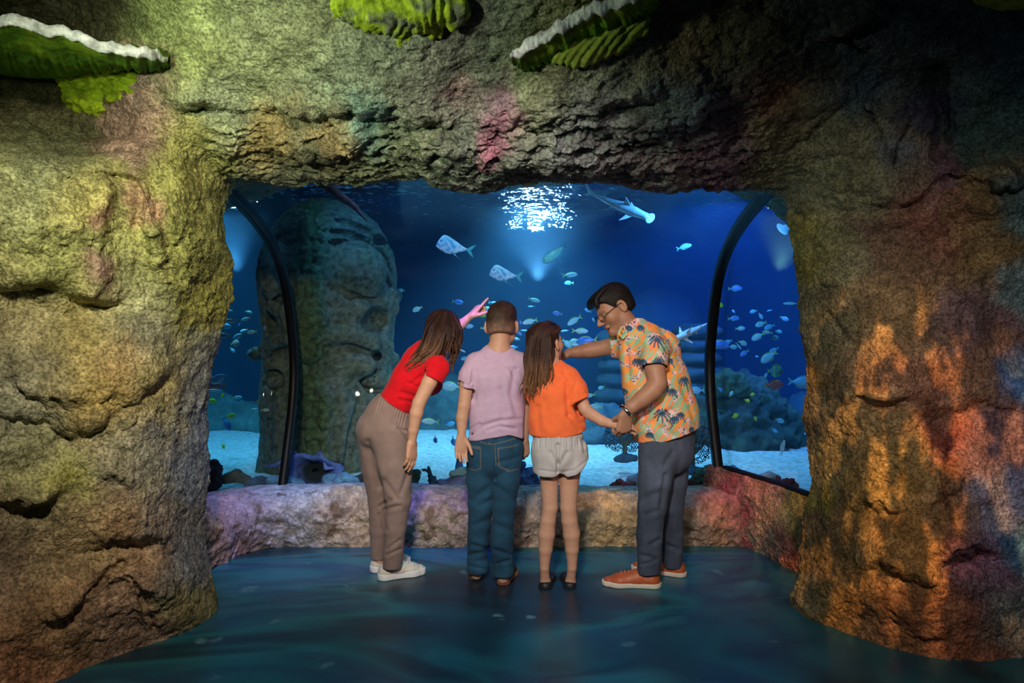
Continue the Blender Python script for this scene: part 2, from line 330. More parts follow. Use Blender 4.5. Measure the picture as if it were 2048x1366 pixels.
# paint
paint_and_shade = [  # px, py, radius, rgb
 (60, 60, 130, (.08, .07, .04)), (120, 230, 120, (.11, .10, .05)), (40, 400, 120, (.42, .44, .22)), (100, 340, 80, (.34, .36, .22)), (250, 480, 60, (.44, .43, .17)), (150, 400, 60, (.50, .42, .14)), (205, 430, 26, (.38, .2, .17)),  # dark upper-left tones: shade of the recess put into the colour
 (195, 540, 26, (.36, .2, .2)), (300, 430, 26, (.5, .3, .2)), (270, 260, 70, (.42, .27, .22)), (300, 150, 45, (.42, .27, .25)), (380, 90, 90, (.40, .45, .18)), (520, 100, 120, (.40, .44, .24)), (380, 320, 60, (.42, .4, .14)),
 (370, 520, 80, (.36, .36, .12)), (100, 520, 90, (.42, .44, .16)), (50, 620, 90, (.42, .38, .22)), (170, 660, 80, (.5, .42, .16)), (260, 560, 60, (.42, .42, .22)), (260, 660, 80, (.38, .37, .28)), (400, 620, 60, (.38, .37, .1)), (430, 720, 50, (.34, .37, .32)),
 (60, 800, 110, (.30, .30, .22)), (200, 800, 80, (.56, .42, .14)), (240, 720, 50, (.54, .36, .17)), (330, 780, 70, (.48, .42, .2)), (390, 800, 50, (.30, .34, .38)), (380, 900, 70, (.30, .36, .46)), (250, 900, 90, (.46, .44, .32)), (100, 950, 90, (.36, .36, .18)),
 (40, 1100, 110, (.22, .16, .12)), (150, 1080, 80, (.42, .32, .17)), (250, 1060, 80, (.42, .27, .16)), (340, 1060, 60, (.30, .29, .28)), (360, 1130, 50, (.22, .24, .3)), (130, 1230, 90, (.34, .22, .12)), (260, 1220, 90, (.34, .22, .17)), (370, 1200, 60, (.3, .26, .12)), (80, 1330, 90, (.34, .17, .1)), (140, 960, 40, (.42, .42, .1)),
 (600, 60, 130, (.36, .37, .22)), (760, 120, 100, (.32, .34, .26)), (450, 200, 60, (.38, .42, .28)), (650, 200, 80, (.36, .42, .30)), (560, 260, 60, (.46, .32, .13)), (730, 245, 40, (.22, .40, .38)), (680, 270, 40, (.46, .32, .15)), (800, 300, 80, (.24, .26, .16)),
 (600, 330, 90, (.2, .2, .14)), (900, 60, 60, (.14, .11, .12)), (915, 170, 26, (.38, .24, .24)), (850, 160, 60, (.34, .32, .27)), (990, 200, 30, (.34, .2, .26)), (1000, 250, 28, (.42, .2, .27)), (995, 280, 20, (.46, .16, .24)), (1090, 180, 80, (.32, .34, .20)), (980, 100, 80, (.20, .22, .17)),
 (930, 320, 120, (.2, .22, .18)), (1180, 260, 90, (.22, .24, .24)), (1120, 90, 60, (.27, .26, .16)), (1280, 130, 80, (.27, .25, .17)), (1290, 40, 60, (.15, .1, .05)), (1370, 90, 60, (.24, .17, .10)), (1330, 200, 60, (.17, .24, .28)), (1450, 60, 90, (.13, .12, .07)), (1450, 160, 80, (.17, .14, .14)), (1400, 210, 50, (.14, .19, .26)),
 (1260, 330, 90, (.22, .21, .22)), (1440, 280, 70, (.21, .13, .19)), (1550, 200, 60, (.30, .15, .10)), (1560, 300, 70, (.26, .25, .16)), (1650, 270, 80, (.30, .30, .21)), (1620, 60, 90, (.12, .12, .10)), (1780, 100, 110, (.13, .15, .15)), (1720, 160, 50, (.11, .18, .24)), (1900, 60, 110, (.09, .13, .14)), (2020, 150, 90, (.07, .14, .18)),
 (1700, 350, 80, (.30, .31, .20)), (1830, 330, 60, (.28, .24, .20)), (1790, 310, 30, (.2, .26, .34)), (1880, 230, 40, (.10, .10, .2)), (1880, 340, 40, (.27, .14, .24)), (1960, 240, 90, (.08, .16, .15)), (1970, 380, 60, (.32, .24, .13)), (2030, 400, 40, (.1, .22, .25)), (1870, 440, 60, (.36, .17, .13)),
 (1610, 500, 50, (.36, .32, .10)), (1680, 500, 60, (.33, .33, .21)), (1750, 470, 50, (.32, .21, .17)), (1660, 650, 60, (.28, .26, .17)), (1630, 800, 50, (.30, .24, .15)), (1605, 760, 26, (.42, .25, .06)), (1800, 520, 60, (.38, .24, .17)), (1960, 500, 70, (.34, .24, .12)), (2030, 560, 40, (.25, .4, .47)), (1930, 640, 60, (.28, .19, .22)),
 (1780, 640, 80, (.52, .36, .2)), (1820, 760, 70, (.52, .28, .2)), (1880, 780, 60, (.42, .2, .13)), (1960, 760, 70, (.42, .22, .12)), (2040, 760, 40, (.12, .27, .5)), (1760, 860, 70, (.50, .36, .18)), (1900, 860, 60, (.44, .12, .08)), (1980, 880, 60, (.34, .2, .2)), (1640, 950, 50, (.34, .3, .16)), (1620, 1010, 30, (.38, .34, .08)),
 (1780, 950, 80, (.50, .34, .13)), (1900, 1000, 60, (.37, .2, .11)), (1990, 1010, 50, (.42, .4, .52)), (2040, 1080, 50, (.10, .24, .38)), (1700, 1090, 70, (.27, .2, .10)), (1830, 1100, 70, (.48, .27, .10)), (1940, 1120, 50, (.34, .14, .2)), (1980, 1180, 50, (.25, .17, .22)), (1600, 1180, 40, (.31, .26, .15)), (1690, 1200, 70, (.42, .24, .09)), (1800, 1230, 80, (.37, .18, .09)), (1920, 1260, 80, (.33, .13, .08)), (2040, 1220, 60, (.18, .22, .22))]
def paintcol(px, py, table, pw=1.0, floor_=1e-6):
    num = np.zeros((len(px), 3)); den = np.full(len(px), floor_); 
    for cx, cy, r, c in table:
        w = np.exp(-((px-cx)**2+(py-cy)**2)/(r*r)*1.4)*(80/r)**.8
        num += w[:, None]*np.array(c); den += w
    return num/den[:, None]
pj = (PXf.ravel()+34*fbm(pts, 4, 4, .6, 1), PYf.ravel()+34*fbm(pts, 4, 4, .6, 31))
Cc = paintcol(pj[0], pj[1], paint_and_shade, floor_=1e-3)
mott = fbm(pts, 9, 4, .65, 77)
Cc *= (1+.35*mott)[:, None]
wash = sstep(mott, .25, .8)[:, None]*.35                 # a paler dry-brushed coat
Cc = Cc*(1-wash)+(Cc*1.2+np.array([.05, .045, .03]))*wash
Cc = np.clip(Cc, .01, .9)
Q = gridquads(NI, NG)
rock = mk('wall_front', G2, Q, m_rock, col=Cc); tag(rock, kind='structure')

# ================================================================== LOW LEDGE AND SIDE SILLS
lp = spline([(-1.75, 3.15, .33), (-1.72, 3.5, .33), (-1.68, 3.85, .32), (-1.60, 4.08, .31), (-1.38, 4.19, .31), (-.9, 4.22, .305), (-.3, 4.21, .30), (.3, 4.22, .29), (.9, 4.2, .29), (1.3, 4.22, .29), (1.8, 4.22, .29)], 700)
tg = np.gradient(lp[:, :2], axis=0); tg /= np.linalg.norm(tg, axis=1)[:, None]; nb = np.stack([-tg[:, 1], tg[:, 0]], 1)   # outward (away from room)
prof = spline([(.02, -.06), (-.01, .03), (-.045, .14), (-.05, .22), (-.01, .275), (.07, .302), (.18, .305), (.32, .30), (.5, .26), (.62, .1)], 150)
hs = lp[:, 2]/.30
G = np.zeros((700, 150, 3))
for k in (0, 1): G[..., k] = lp[:, k][:, None]+nb[:, k][:, None]*prof[None, :, 0]
G[..., 2] = prof[None, :, 1]*hs[:, None]
N = gridnormals(G)
if N[350, 40, 1] > 0: N = -N
pts = G.reshape(-1, 3)
mask = 1-.75*sstep(np.repeat(prof[None, :, 0], 700, 0).ravel(), .12, .22)
d = mask*(.035*fbm(pts, 3.2, 3, .5, 4)+.016*ridged(pts, 9, 3, .5, 9)+.006*fbm(pts, 45, 3, .6, 2)-.014*np.clip(noise(pts, 24, 8)-.35, 0, 1))
G2 = pts+N.reshape(-1, 3)*d[:, None]
lpaint = [(-1.7, 3.6, .3, (.42, .25, .12)), (-1.6, 4.0, .3, (.40, .25, .36)), (-1.35, 4.2, .35, (.45, .48, .58)), (-1.0, 4.2, .22, (.42, .30, .22)), (-.8, 4.2, .2, (.42, .34, .22)), (-.62, 4.2, .25, (.4, .36, .40)), (-.3, 4.2, .2, (.26, .22, .2)), (-.45, 4.2, .15, (.34, .28, .1)),
          (0, 4.2, .25, (.42, .34, .28)), (.3, 4.2, .25, (.42, .36, .28)), (.62, 4.2, .14, (.6, .42, .2)), (.85, 4.2, .2, (.34, .3, .24)), (1.2, 4.2, .25, (.36, .24, .17)), (1.45, 4.0, .2, (.42, .22, .18)), (1.5, 3.8, .22, (.36, .30, .24)), (1.58, 3.5, .25, (.42, .33, .15))]
wp = pts[:, :2]+.10*np.stack([fbm(pts, 4, 3, .6, 3), fbm(pts, 4, 3, .6, 40)], 1)
Cc = paintcol(wp[:, 0]*100, wp[:, 1]*100, [(a*100, b*100, r*100, c) for a, b, r, c in lpaint], floor_=1e-4)
vein = sstep(noise(pts, 8, 50)+.6*noise(pts, 22, 9), .35, .7)[:, None]
Cc = Cc*(1-vein*.75)+np.array([.14, .08, .05])*vein*.75
Cc = np.clip(Cc*(1+.35*fbm(pts, 14, 3, .6, 21))[:, None], .01, .9)
m_ledge = material('painted_ledge', rough=.9, attr=True, noise_amt=.2, noise_scale=20, bump=.010, bump_scale=70, spec=.15, detail=6, grain=(60, .28))
ledge = mk('wall_back', G2, gridquads(700, 150), m_ledge, col=Cc); tag(ledge, kind='structure')

# the sloping rock under the right-hand side panel
bs = spline([(1.36, 4.62, -.03), (1.41, 4.4, -.03), (1.47, 4.15, -.03), (1.54, 3.85, -.03), (1.62, 3.5, -.03), (1.68, 3.0, -.03)], 320)
ts = spline([(1.33, 4.62, .425), (1.37, 4.48, .425), (1.44, 4.23, .425), (1.52, 3.95, .425), (1.60, 3.6, .425), (1.70, 3.1, .425)], 320)
G = np.zeros((320, 130, 3)); vv = np.linspace(0, 1.5, 130)
for j, v in enumerate(vv):
    if v <= 1:
        g = bs*(1-v)+ts*v; g = g+np.array([-.05, -.02, 0])*math.sin(v*math.pi)
    else:
        w_ = v-1; g = ts+np.array([.9*w_, .35*w_, -2.2*w_*w_*1.2+.02*math.sin(w_*6)])
    G[:, j] = g
N = gridnormals(G)
if N[160, 40, 0] > 0: N = -N
pts = G.reshape(-1, 3); mask = 1-.8*sstep(np.repeat(vv[None], 320, 0).ravel(), .9, 1.05)
d = mask*(.030*fbm(pts, 3.2, 3, .5, 4)+.010*ridged(pts, 9, 3, .5, 9)+.005*fbm(pts, 45, 3, .6, 2)-.012*np.clip(noise(pts, 24, 8)-.35, 0, 1))
wp = pts+.08*np.stack([fbm(pts, 4, 3, .6, 3), fbm(pts, 4, 3, .6, 40), fbm(pts, 4, 3, .6, 60)], 1)
Cc = paintcol(wp[:, 1]*100, wp[:, 2]*100, [(455, 35, 14, (.34, .14, .10)), (430, 20, 14, (.42, .10, .12)), (415, 35, 12, (.30, .20, .16)), (395, 22, 14, (.34, .30, .22)), (380, 10, 10, (.42, .16, .15)), (375, 36, 14, (.40, .32, .12)), (350, 15, 14, (.38, .30, .16)), (320, 20, 20, (.38, .30, .16))], floor_=1e-4)
Cc = np.clip(Cc*(1+.35*fbm(pts, 14, 3, .6, 21))[:, None], .01, .9)
tag(mk('wall_right', pts+N.reshape(-1, 3)*d[:, None], gridquads(320, 130), m_rock, col=Cc), kind='structure')

# ================================================================== FLOOR
mf = bpy.data.materials.new('painted_floor'); mf.use_nodes = True; nt = mf.node_tree; b = nt.nodes['Principled BSDF']; L = nt.links.new
tc = nt.nodes.new('ShaderNodeTexCoord'); mp = nt.nodes.new('ShaderNodeMapping'); mp.inputs['Scale'].default_value = (.55, 1.5, 1); L(tc.outputs['Object'], mp.inputs[0])
n1 = nt.nodes.new('ShaderNodeTexNoise'); n1.inputs['Scale'].default_value = 1.1; n1.inputs['Detail'].default_value = 3; n1.inputs['Distortion'].default_value = 1.2; L(mp.outputs[0], n1.inputs['Vector'])
cr = nt.nodes.new('ShaderNodeValToRGB'); e = cr.color_ramp.elements
e[0].position = .30; e[0].color = (.012, .022, .034, 1); e[1].position = .72; e[1].color = (.05, .27, .33, 1)
for p_, c_ in ((.44, (.010, .055, .085, 1)), (.52, (.015, .15, .19, 1)), (.60, (.012, .075, .14, 1))):
    x_ = cr.color_ramp.elements.new(p_); x_.color = c_
L(n1.outputs[0], cr.inputs[0])
n3 = nt.nodes.new('ShaderNodeTexNoise'); n3.inputs['Scale'].default_value = 5; n3.inputs['Detail'].default_value = 6; L(tc.outputs['Object'], n3.inputs['Vector'])
cr3 = nt.nodes.new('ShaderNodeValToRGB'); cr3.color_ramp.elements[0].position = .66; cr3.color_ramp.elements[1].position = .72; L(n3.outputs[0], cr3.inputs[0])
mx = nt.nodes.new('ShaderNodeMix'); mx.data_type = 'RGBA'; L(cr3.outputs[0], mx.inputs[0]); L(cr.outputs[0], mx.inputs[6]); mx.inputs[7].default_value = (.10, .22, .26, 1)
L(mx.outputs[2], b.inputs['Base Color'])
n2 = nt.nodes.new('ShaderNodeTexNoise'); n2.inputs['Scale'].default_value = 3; n2.inputs['Detail'].default_value = 6; L(tc.outputs['Object'], n2.inputs['Vector'])
mr = nt.nodes.new('ShaderNodeMapRange'); mr.inputs['To Min'].default_value = .22; mr.inputs['To Max'].default_value = .5; L(n2.outputs[0], mr.inputs[0]); L(mr.outputs[0], b.inputs['Roughness'])
bp = nt.nodes.new('ShaderNodeBump'); bp.inputs['Distance'].default_value = .004; L(n2.outputs[0], bp.inputs['Height']); L(bp.outputs[0], b.inputs['Normal'])
fl = mk('floor', [(-5, -3, 0), (5, -3, 0), (5, 4.75, 0), (-5, 4.75, 0), (-5, -3, -.1), (5, -3, -.1), (5, 4.75, -.1), (-5, 4.75, -.1)],
        [(0, 1, 2, 3), (7, 6, 5, 4), (0, 4, 5, 1), (1, 5, 6, 2), (2, 6, 7, 3), (3, 7, 4, 0)], mf, smooth=False); tag(fl, kind='structure')

# ================================================================== ACRYLIC PANELS
def profile():
    out = []
    for y, dx in [(985, 413), (970, 411), (900, 403), (800, 393), (720, 391), (640, 397), (560, 408), (500, 427), (450, 455), (400, 495), (380, 514), (340, 560), (300, 620)]:
        D = 1849.6/dx; out.append((D, CAMZ-(y-683)/F*D))
    return np.array(out)
PR = spline(profile(), 60)
mg = bpy.data.materials.new('acrylic'); mg.use_nodes = True; nt = mg.node_tree; nt.nodes.remove(nt.nodes['Principled BSDF']); L = nt.links.new
tr = nt.nodes.new('ShaderNodeBsdfTransparent'); tr.inputs[0].default_value = (.97, .99, 1, 1); gl = nt.nodes.new('ShaderNodeBsdfGlossy'); gl.inputs['Roughness'].default_value = .03
fr = nt.nodes.new('ShaderNodeLayerWeight'); fr.inputs[0].default_value = .5; ms = nt.nodes.new('ShaderNodeMixShader')
pw = nt.nodes.new('ShaderNodeMath'); pw.operation = 'POWER'; pw.inputs[1].default_value = 6; L(fr.outputs['Facing'], pw.inputs[0])
ma = nt.nodes.new('ShaderNodeMath'); ma.operation = 'MULTIPLY_ADD'; ma.inputs[1].default_value = .4; ma.inputs[2].default_value = .010; L(pw.outputs[0], ma.inputs[0])
L(ma.outputs[0], ms.inputs[0]); L(tr.outputs[0], ms.inputs[1]); L(gl.outputs[0], ms.inputs[2]); L(ms.outputs[0], nt.nodes['Material Output'].inputs[0])
def panel(name, a_of, b_of, n=6, th=.035):
    """ruled sheet of thickness th between two space curves."""
    A = np.array([a_of(D, z) for D, z in PR]); B = np.array([b_of(D, z) for D, z in PR])
    s = np.linspace(0, 1, n)[None, :, None]; G = A[:, None]*(1-s)+B[:, None]*s
    N = gridnormals(G)
    if N[20, 2, 1] < 0: N = -N
    G3 = np.concatenate([G.reshape(-1, 3), (G+N*th).reshape(-1, 3)]); q = gridquads(len(PR), n); m_ = len(PR)*n
    rimv = [k*n for k in range(len(PR))], [k*n+n-1 for k in range(len(PR))], list(range(n)), [(len(PR)-1)*n+k for k in range(n)]
    ex = []
    for r in rimv:
        for a, c in zip(r[:-1], r[1:]): ex.append((a, c, c+m_, a+m_))
    return mk(name, G3, np.vstack([q, q[:, ::-1]+m_, np.array(ex)]), mg)
XL, XR = -1.497, 1.355
tag(panel('window_1', lambda D, z: (XL, D, z), lambda D, z: (XR, D, z)), kind='structure')
tag(panel('window_2', lambda D, z: (XL-.05, D, z), lambda D, z: (-2.6, D-.15, z)), kind='structure')
tag(panel('window_3', lambda D, z: (XR+.06, D, max(z, .44)), lambda D, z: (XR+.36, max(D-1.25, 3.3), max(z, .44))), kind='structure')
m_gasket = material('black_gasket', (.004, .004, .005), rough=.45, spec=.25)
def strip(name, x, pr, wdt, th, mat):
    D, z = pr[:, 0], pr[:, 1]; t = np.gradient(pr, axis=0); t /= np.linalg.norm(t, axis=1)[:, None]; n = np.stack([-t[:, 1], t[:, 0]], 1)
    if n[10, 0] > 0: n = -n
    cs = [(-wdt/2, 0), (-wdt/2*.8, th), (wdt/2*.8, th), (wdt/2, 0), (wdt/2, -.045), (-wdt/2, -.045)]
    G = np.array([[(x+a, D[k]+n[k, 0]*b, z[k]+n[k, 1]*b) for a, b in cs] for k in range(len(D))])
    o = mk(name, G.reshape(-1, 3), gridquads(len(D), len(cs), True), mat, smooth=False); return o
tag(strip('trim_1', XL-.022, PR, .050, .012, m_gasket), kind='structure')
tag(strip('trim_2', XR+.022, PR, .062, .012, m_gasket), kind='structure')
# metal channel under the right-hand side panel
ch = []
for k, (a, z) in enumerate([((1.40, 4.48), .43), ((1.55, 3.95), .43), ((1.62, 3.6), .43), ((1.72, 3.15), .43)]):
    for dx_, dz in [(-.02, 0), (.02, 0), (.02, .016), (-.02, .016)]: ch.append((a[0]+dx_, a[1], z+dz))
tag(mk('trim_3', ch, gridquads(4, 4, True), m_gasket, smooth=False), kind='structure')
# ================================================================== TANK SHELL, WATER, SEABED
m_tank = material('tank_wall', (.03, .075, .15), rough=.9, noise_amt=.35, noise_scale=1.3, bump=.03, bump_scale=3, spec=.1)
NT = 60
ang = np.linspace(math.pi*1.02, -.02*math.pi, NT)
back_ = np.array([(7.5*math.cos(a), 4.6+7.0*math.sin(a)**.8 if math.sin(a) > 0 else 4.4) for a in ang])
zz = np.linspace(-.1, 3.6, 12)
G = np.array([[(x, y, z) for z in zz] for x, y in back_]); pts = G.reshape(-1, 3)
pts = pts+.25*np.stack([fbm(pts, .5, 2), fbm(pts, .5, 2, .5, 9), 0*pts[:, 0]], 1)
tag(mk('wall_tank', pts, gridquads(NT, 12), m_tank), kind='structure')
# sand
xs = np.linspace(-7.4, 7.4, 300); ys = np.linspace(4.62, 11.6, 160)
X, Y = np.meshgrid(xs, ys, indexing='ij'); pp = np.stack([X.ravel(), Y.ravel(), 0*X.ravel()], 1)
Zs = .17+.05*fbm(pp, .8, 3)+.010*fbm(pp, 9, 3)+.02*sstep(pp[:, 1], 5, 9)
pp[:, 2] = Zs
m_sand = material('white_sand', (.62, .66, .66), rough=.95, noise_amt=.32, noise_scale=26, bump=.01, bump_scale=90, spec=.1, detail=8)
tag(mk('seabed', pp, gridquads(300, 160), m_sand), kind='structure')
# water surface seen from below
mw = bpy.data.materials.new('water_surface'); mw.use_nodes = True; nt = mw.node_tree; L = nt.links.new
b = nt.nodes['Principled BSDF']; b.inputs['Metallic'].default_value = 1; b.inputs['Base Color'].default_value = (.42, .62, .72, 1); b.inputs['Roughness'].default_value = .06; b.inputs['Specular IOR Level'].default_value = 1.0
b.inputs['IOR'].default_value = 1.9
ws = mk('water_surface', [(-8, 4.2, 2.9), (8, 4.2, 2.9), (8, 13, 2.9), (-8, 13, 2.9)], [(3, 2, 1, 0)], mw, smooth=False)
xs = np.linspace(-7.6, 7.6, 900); ys = np.concatenate([np.linspace(4.2, 12, 900)])
bpy.data.objects.remove(ws)
X, Y = np.meshgrid(xs, ys, indexing='ij'); pp = np.stack([X.ravel(), Y.ravel(), 0*X.ravel()], 1)
pp[:, 2] = 2.9+.024*fbm(pp*np.array([.7, 1, 1]), 2.2, 2, .5, 3)+.011*fbm(pp*np.array([.6, 1, 1]), 8, 2, .6, 5)+.0075*fbm(pp*np.array([1, 1, 1]), 13, 2, .6, 15)
tag(mk('water_surface', pp, gridquads(900, 900)[:, ::-1], mw), kind='structure')
# water body
mv = bpy.data.materials.new('water'); mv.use_nodes = True; nt = mv.node_tree; nt.nodes.remove(nt.nodes['Principled BSDF']); L = nt.links.new
vs = nt.nodes.new('ShaderNodeVolumeScatter'); vs.inputs['Color'].default_value = (.25, .6, 1, 1); vs.inputs['Density'].default_value = .05; vs.inputs['Anisotropy'].default_value = .2
va = nt.nodes.new('ShaderNodeVolumeAbsorption'); va.inputs['Color'].default_value = (.0, .55, .9, 1); va.inputs['Density'].default_value = .12
ad = nt.nodes.new('ShaderNodeAddShader'); L(vs.outputs[0], ad.inputs[0]); L(va.outputs[0], ad.inputs[1]); L(ad.outputs[0], nt.nodes['Material Output'].inputs['Volume'])
prw = PR.copy(); n_ = len(prw)
ring = [(D+.06, z) for D, z in PR]; ring[0] = (ring[0][0], .02)
ring = ring+[(13, 3.4), (13, .02)]
Vv = [(-7.55, D, z) for D, z in ring]+[(7.55, D, z) for D, z in ring]; k = len(ring)
Fv = [tuple(range(k)), tuple(range(2*k-1, k-1, -1))]+[(a, k+a, k+(a+1) % k, (a+1) % k) for a in range(k)]
wo = mk('water', Vv, Fv, mv, smooth=False); tag(wo, kind='structure')
import bmesh
bm = bmesh.new(); bm.from_mesh(wo.data); bmesh.ops.recalc_face_normals(bm, faces=bm.faces); bm.to_mesh(wo.data); bm.free()
# ================================================================== SCULPTING FIELD (smoothly blended solids -> one mesh)
def unit(v):
    v = np.asarray(v, float); return v/(np.linalg.norm(v)+1e-12)
class Field:
    def __init__(s, lo, hi, h):
        s.lo = np.array(lo, float); s.h = h; s.n = (np.ceil((np.array(hi)-s.lo)/h)+1).astype(int)
        s.ax = [s.lo[k]+h*np.arange(s.n[k]) for k in range(3)]
        s.d = np.full(s.n, 1e3, dtype=np.float32)
    def like(s):
        g = object.__new__(Field); g.lo, g.h, g.n, g.ax = s.lo, s.h, s.n, s.ax; g.d = np.full(s.n, 1e3, dtype=np.float32); return g
    def blk(s, lo, hi):
        a = np.clip(np.floor((np.asarray(lo)-s.lo)/s.h).astype(int), 0, s.n-1); b = np.clip(np.ceil((np.asarray(hi)-s.lo)/s.h).astype(int)+1, 1, s.n)
        if np.any(b <= a): return None
        sl = tuple(slice(a[k], b[k]) for k in range(3))
        X = s.ax[0][sl[0]][:, None, None]; Y = s.ax[1][sl[1]][None, :, None]; Z = s.ax[2][sl[2]][None, None, :]
        return sl, X, Y, Z
    def put(s, sl, v, k, mode='add'):
        a = s.d[sl]
        if mode == 'add':
            if k > 0:
                h = np.clip(k-np.abs(a-v), 0, None)/k; r = np.minimum(a, v)-h*h*k*.25
            else: r = np.minimum(a, v)
        else:
            v = -v if mode == 'sub' else v
            if k > 0:
                h = np.clip(k-np.abs(a-v), 0, None)/k; r = np.maximum(a, v)+h*h*k*.25
            else: r = np.maximum(a, v)
        s.d[sl] = r
    def cone(s, a, b, ra, rb=None, k=.02, flat=None, mode='add'):
        a = np.asarray(a, float); b = np.asarray(b, float); rb = ra if rb is None else rb
        m = max(ra, rb)*1.0+2.2*k+3*s.h
        B = s.blk(np.minimum(a, b)-m, np.maximum(a, b)+m)
        if B is None: return
        sl, X, Y, Z = B; ab = b-a; L2 = ab@ab+1e-9
        px, py, pz = X-a[0], Y-a[1], Z-a[2]
        t = np.clip((px*ab[0]+py*ab[1]+pz*ab[2])/L2, 0, 1)
        qx, qy, qz = px-t*ab[0], py-t*ab[1], pz-t*ab[2]
        if flat is not None:
            n, f = unit(flat[0]), flat[1]; dn = (qx*n[0]+qy*n[1]+qz*n[2])*(1/f-1)
            qx, qy, qz = qx+dn*n[0], qy+dn*n[1], qz+dn*n[2]
            sc = (1+f)/2
        else: sc = 1
        s.put(sl, ((np.sqrt(qx*qx+qy*qy+qz*qz)-(ra+(rb-ra)*t))*sc).astype(np.float32), k, mode)
    def chain(s, pts, k=.02, flat=None, mode='add'):
        A = np.array([p[:4] for p in pts], float)
        m = A[:, 3].max()+2.2*k+4*s.h; B = s.blk(A[:, :3].min(0)-m, A[:, :3].max(0)+m)
        if B is None: return
        sl = B[0]; g = object.__new__(Field); g.h = s.h; g.lo = np.array([s.ax[j][sl[j].start] for j in range(3)]); g.ax = [s.ax[j][sl[j]] for j in range(3)]
        g.n = np.array([len(a) for a in g.ax]); g.d = np.full(g.n, 1e3, dtype=np.float32); kk = min(k, .3*A[:, 3].min()+.001)
        for p, q in zip(A[:-1], A[1:]): g.cone(p[:3], q[:3], p[3], q[3], kk, flat)
        s.put(sl, g.d, k, mode)
    def ell(s, c, r, fr=None, k=.02, mode='add'):
        c = np.asarray(c, float); r = np.asarray(r, float); m = max(r)+2.2*k+3*s.h
        B = s.blk(c-m, c+m)
        if B is None: return
        sl, X, Y, Z = B; fr = np.eye(3) if fr is None else fr
        u = [((X-c[0])*fr[j][0]+(Y-c[1])*fr[j][1]+(Z-c[2])*fr[j][2])/r[j] for j in range(3)]
        q = np.sqrt(u[0]**2+u[1]**2+u[2]**2); g = np.sqrt((u[0]/r[0])**2+(u[1]/r[1])**2+(u[2]/r[2])**2)+1e-9
        s.put(sl, (q*(q-1)/g).astype(np.float32), k, mode)
    def cut(s, p, n, k=0.0, lo=None, hi=None):
        """remove what lies beyond the plane (p, n)."""
        lo = s.lo if lo is None else lo; hi = s.lo+s.h*s.n if hi is None else hi
        sl, X, Y, Z = s.blk(lo, hi); n = unit(n)
        s.put(sl, ((X-p[0])*n[0]+(Y-p[1])*n[1]+(Z-p[2])*n[2]).astype(np.float32), k, 'max')
    def sleeve(s, pts, cutp, n, k=.025, bore=None):
        g = s.like(); g.chain(pts, .025); g.cut(cutp, n, .002)
        s.put(tuple(slice(0, m) for m in s.n), g.d, k)
        if bore: cutp = np.asarray(cutp); s.cone(cutp-unit(n)*.018, cutp+unit(n)*.03, bore, bore, .002, mode='sub')
    def shell(s, t): s.d = np.maximum(s.d, -(s.d+t))
    def mesh(s, smooth=1):
        d = s.d; I = d < 0; nx, ny, nz = d.shape
        c = np.zeros((nx-1, ny-1, nz-1), np.uint8)
        for i in (0, 1):
            for j in (0, 1):
                for k in (0, 1): c += I[i:nx-1+i, j:ny-1+j, k:nz-1+k]
        act = (c > 0) & (c < 8); ids = np.argwhere(act)
        idx = np.full(act.shape, -1, np.int32); idx[act] = np.arange(len(ids))
        co = {(i, j, k): d[ids[:, 0]+i, ids[:, 1]+j, ids[:, 2]+k] for i in (0, 1) for j in (0, 1) for k in (0, 1)}
        acc = np.zeros((len(ids), 3)); cnt = np.zeros(len(ids))
        cs = list(co)
        for p in cs:
            for ax in range(3):
                if p[ax]: continue
                q = list(p); q[ax] = 1; q = tuple(q); a, b = co[p], co[q]
                m = (a < 0) != (b < 0); t = np.where(m, a/(a-b+1e-12), 0)
                v = np.tile(np.array(p, float), (len(ids), 1)); v[:, ax] += t
                acc += v*m[:, None]; cnt += m
        V = s.lo+s.h*(ids+acc/cnt[:, None])
        Q = []
        for ax in range(3):
            o = [a for a in range(3) if a != ax]
            A = np.take(I, range(0, d.shape[ax]-1), ax); Bm = np.take(I, range(1, d.shape[ax]), ax)
            e = np.argwhere(A != Bm); e = e[(e[:, o[0]] > 0) & (e[:, o[1]] > 0) & (e[:, o[0]] < d.shape[o[0]]-1) & (e[:, o[1]] < d.shape[o[1]]-1)]
            def cell(da, db):
                f = e.copy(); f[:, o[0]] -= da; f[:, o[1]] -= db; return idx[f[:, 0], f[:, 1], f[:, 2]]
            q = np.stack([cell(1, 1), cell(0, 1), cell(0, 0), cell(1, 0)], 1)
            fl_ = A[e[:, 0], e[:, 1], e[:, 2]]
            if ax == 1: fl_ = ~fl_
            q[~fl_] = q[~fl_][:, ::-1]; Q.append(q)
        Q = np.vstack(Q); Q = Q[(Q >= 0).all(1)]
        for _ in range(smooth): V = relax(V, Q, .5)
        return V, Q
def relax(V, Q, f=.5, mask=None):
    a = np.concatenate([Q[:, 0], Q[:, 1], Q[:, 2], Q[:, 3]]); b = np.concatenate([Q[:, 1], Q[:, 2], Q[:, 3], Q[:, 0]])
    n = len(V); c = np.bincount(a, minlength=n)+np.bincount(b, minlength=n)+1e-9
    S = np.stack([np.bincount(a, V[b, k], n)+np.bincount(b, V[a, k], n) for k in range(3)], 1)/c[:, None]
    w = f if mask is None else f*mask[:, None]
    return V+(S-V)*w
def vnormals(V, Q):
    n = np.cross(V[Q[:, 2]]-V[Q[:, 0]], V[Q[:, 3]]-V[Q[:, 1]]); N = np.zeros_like(V)
    for k in range(4):
        for c in range(3): N[:, c] += np.bincount(Q[:, k], n[:, c], len(V))
    return N/(np.linalg.norm(N, axis=1)[:, None]+1e-12)
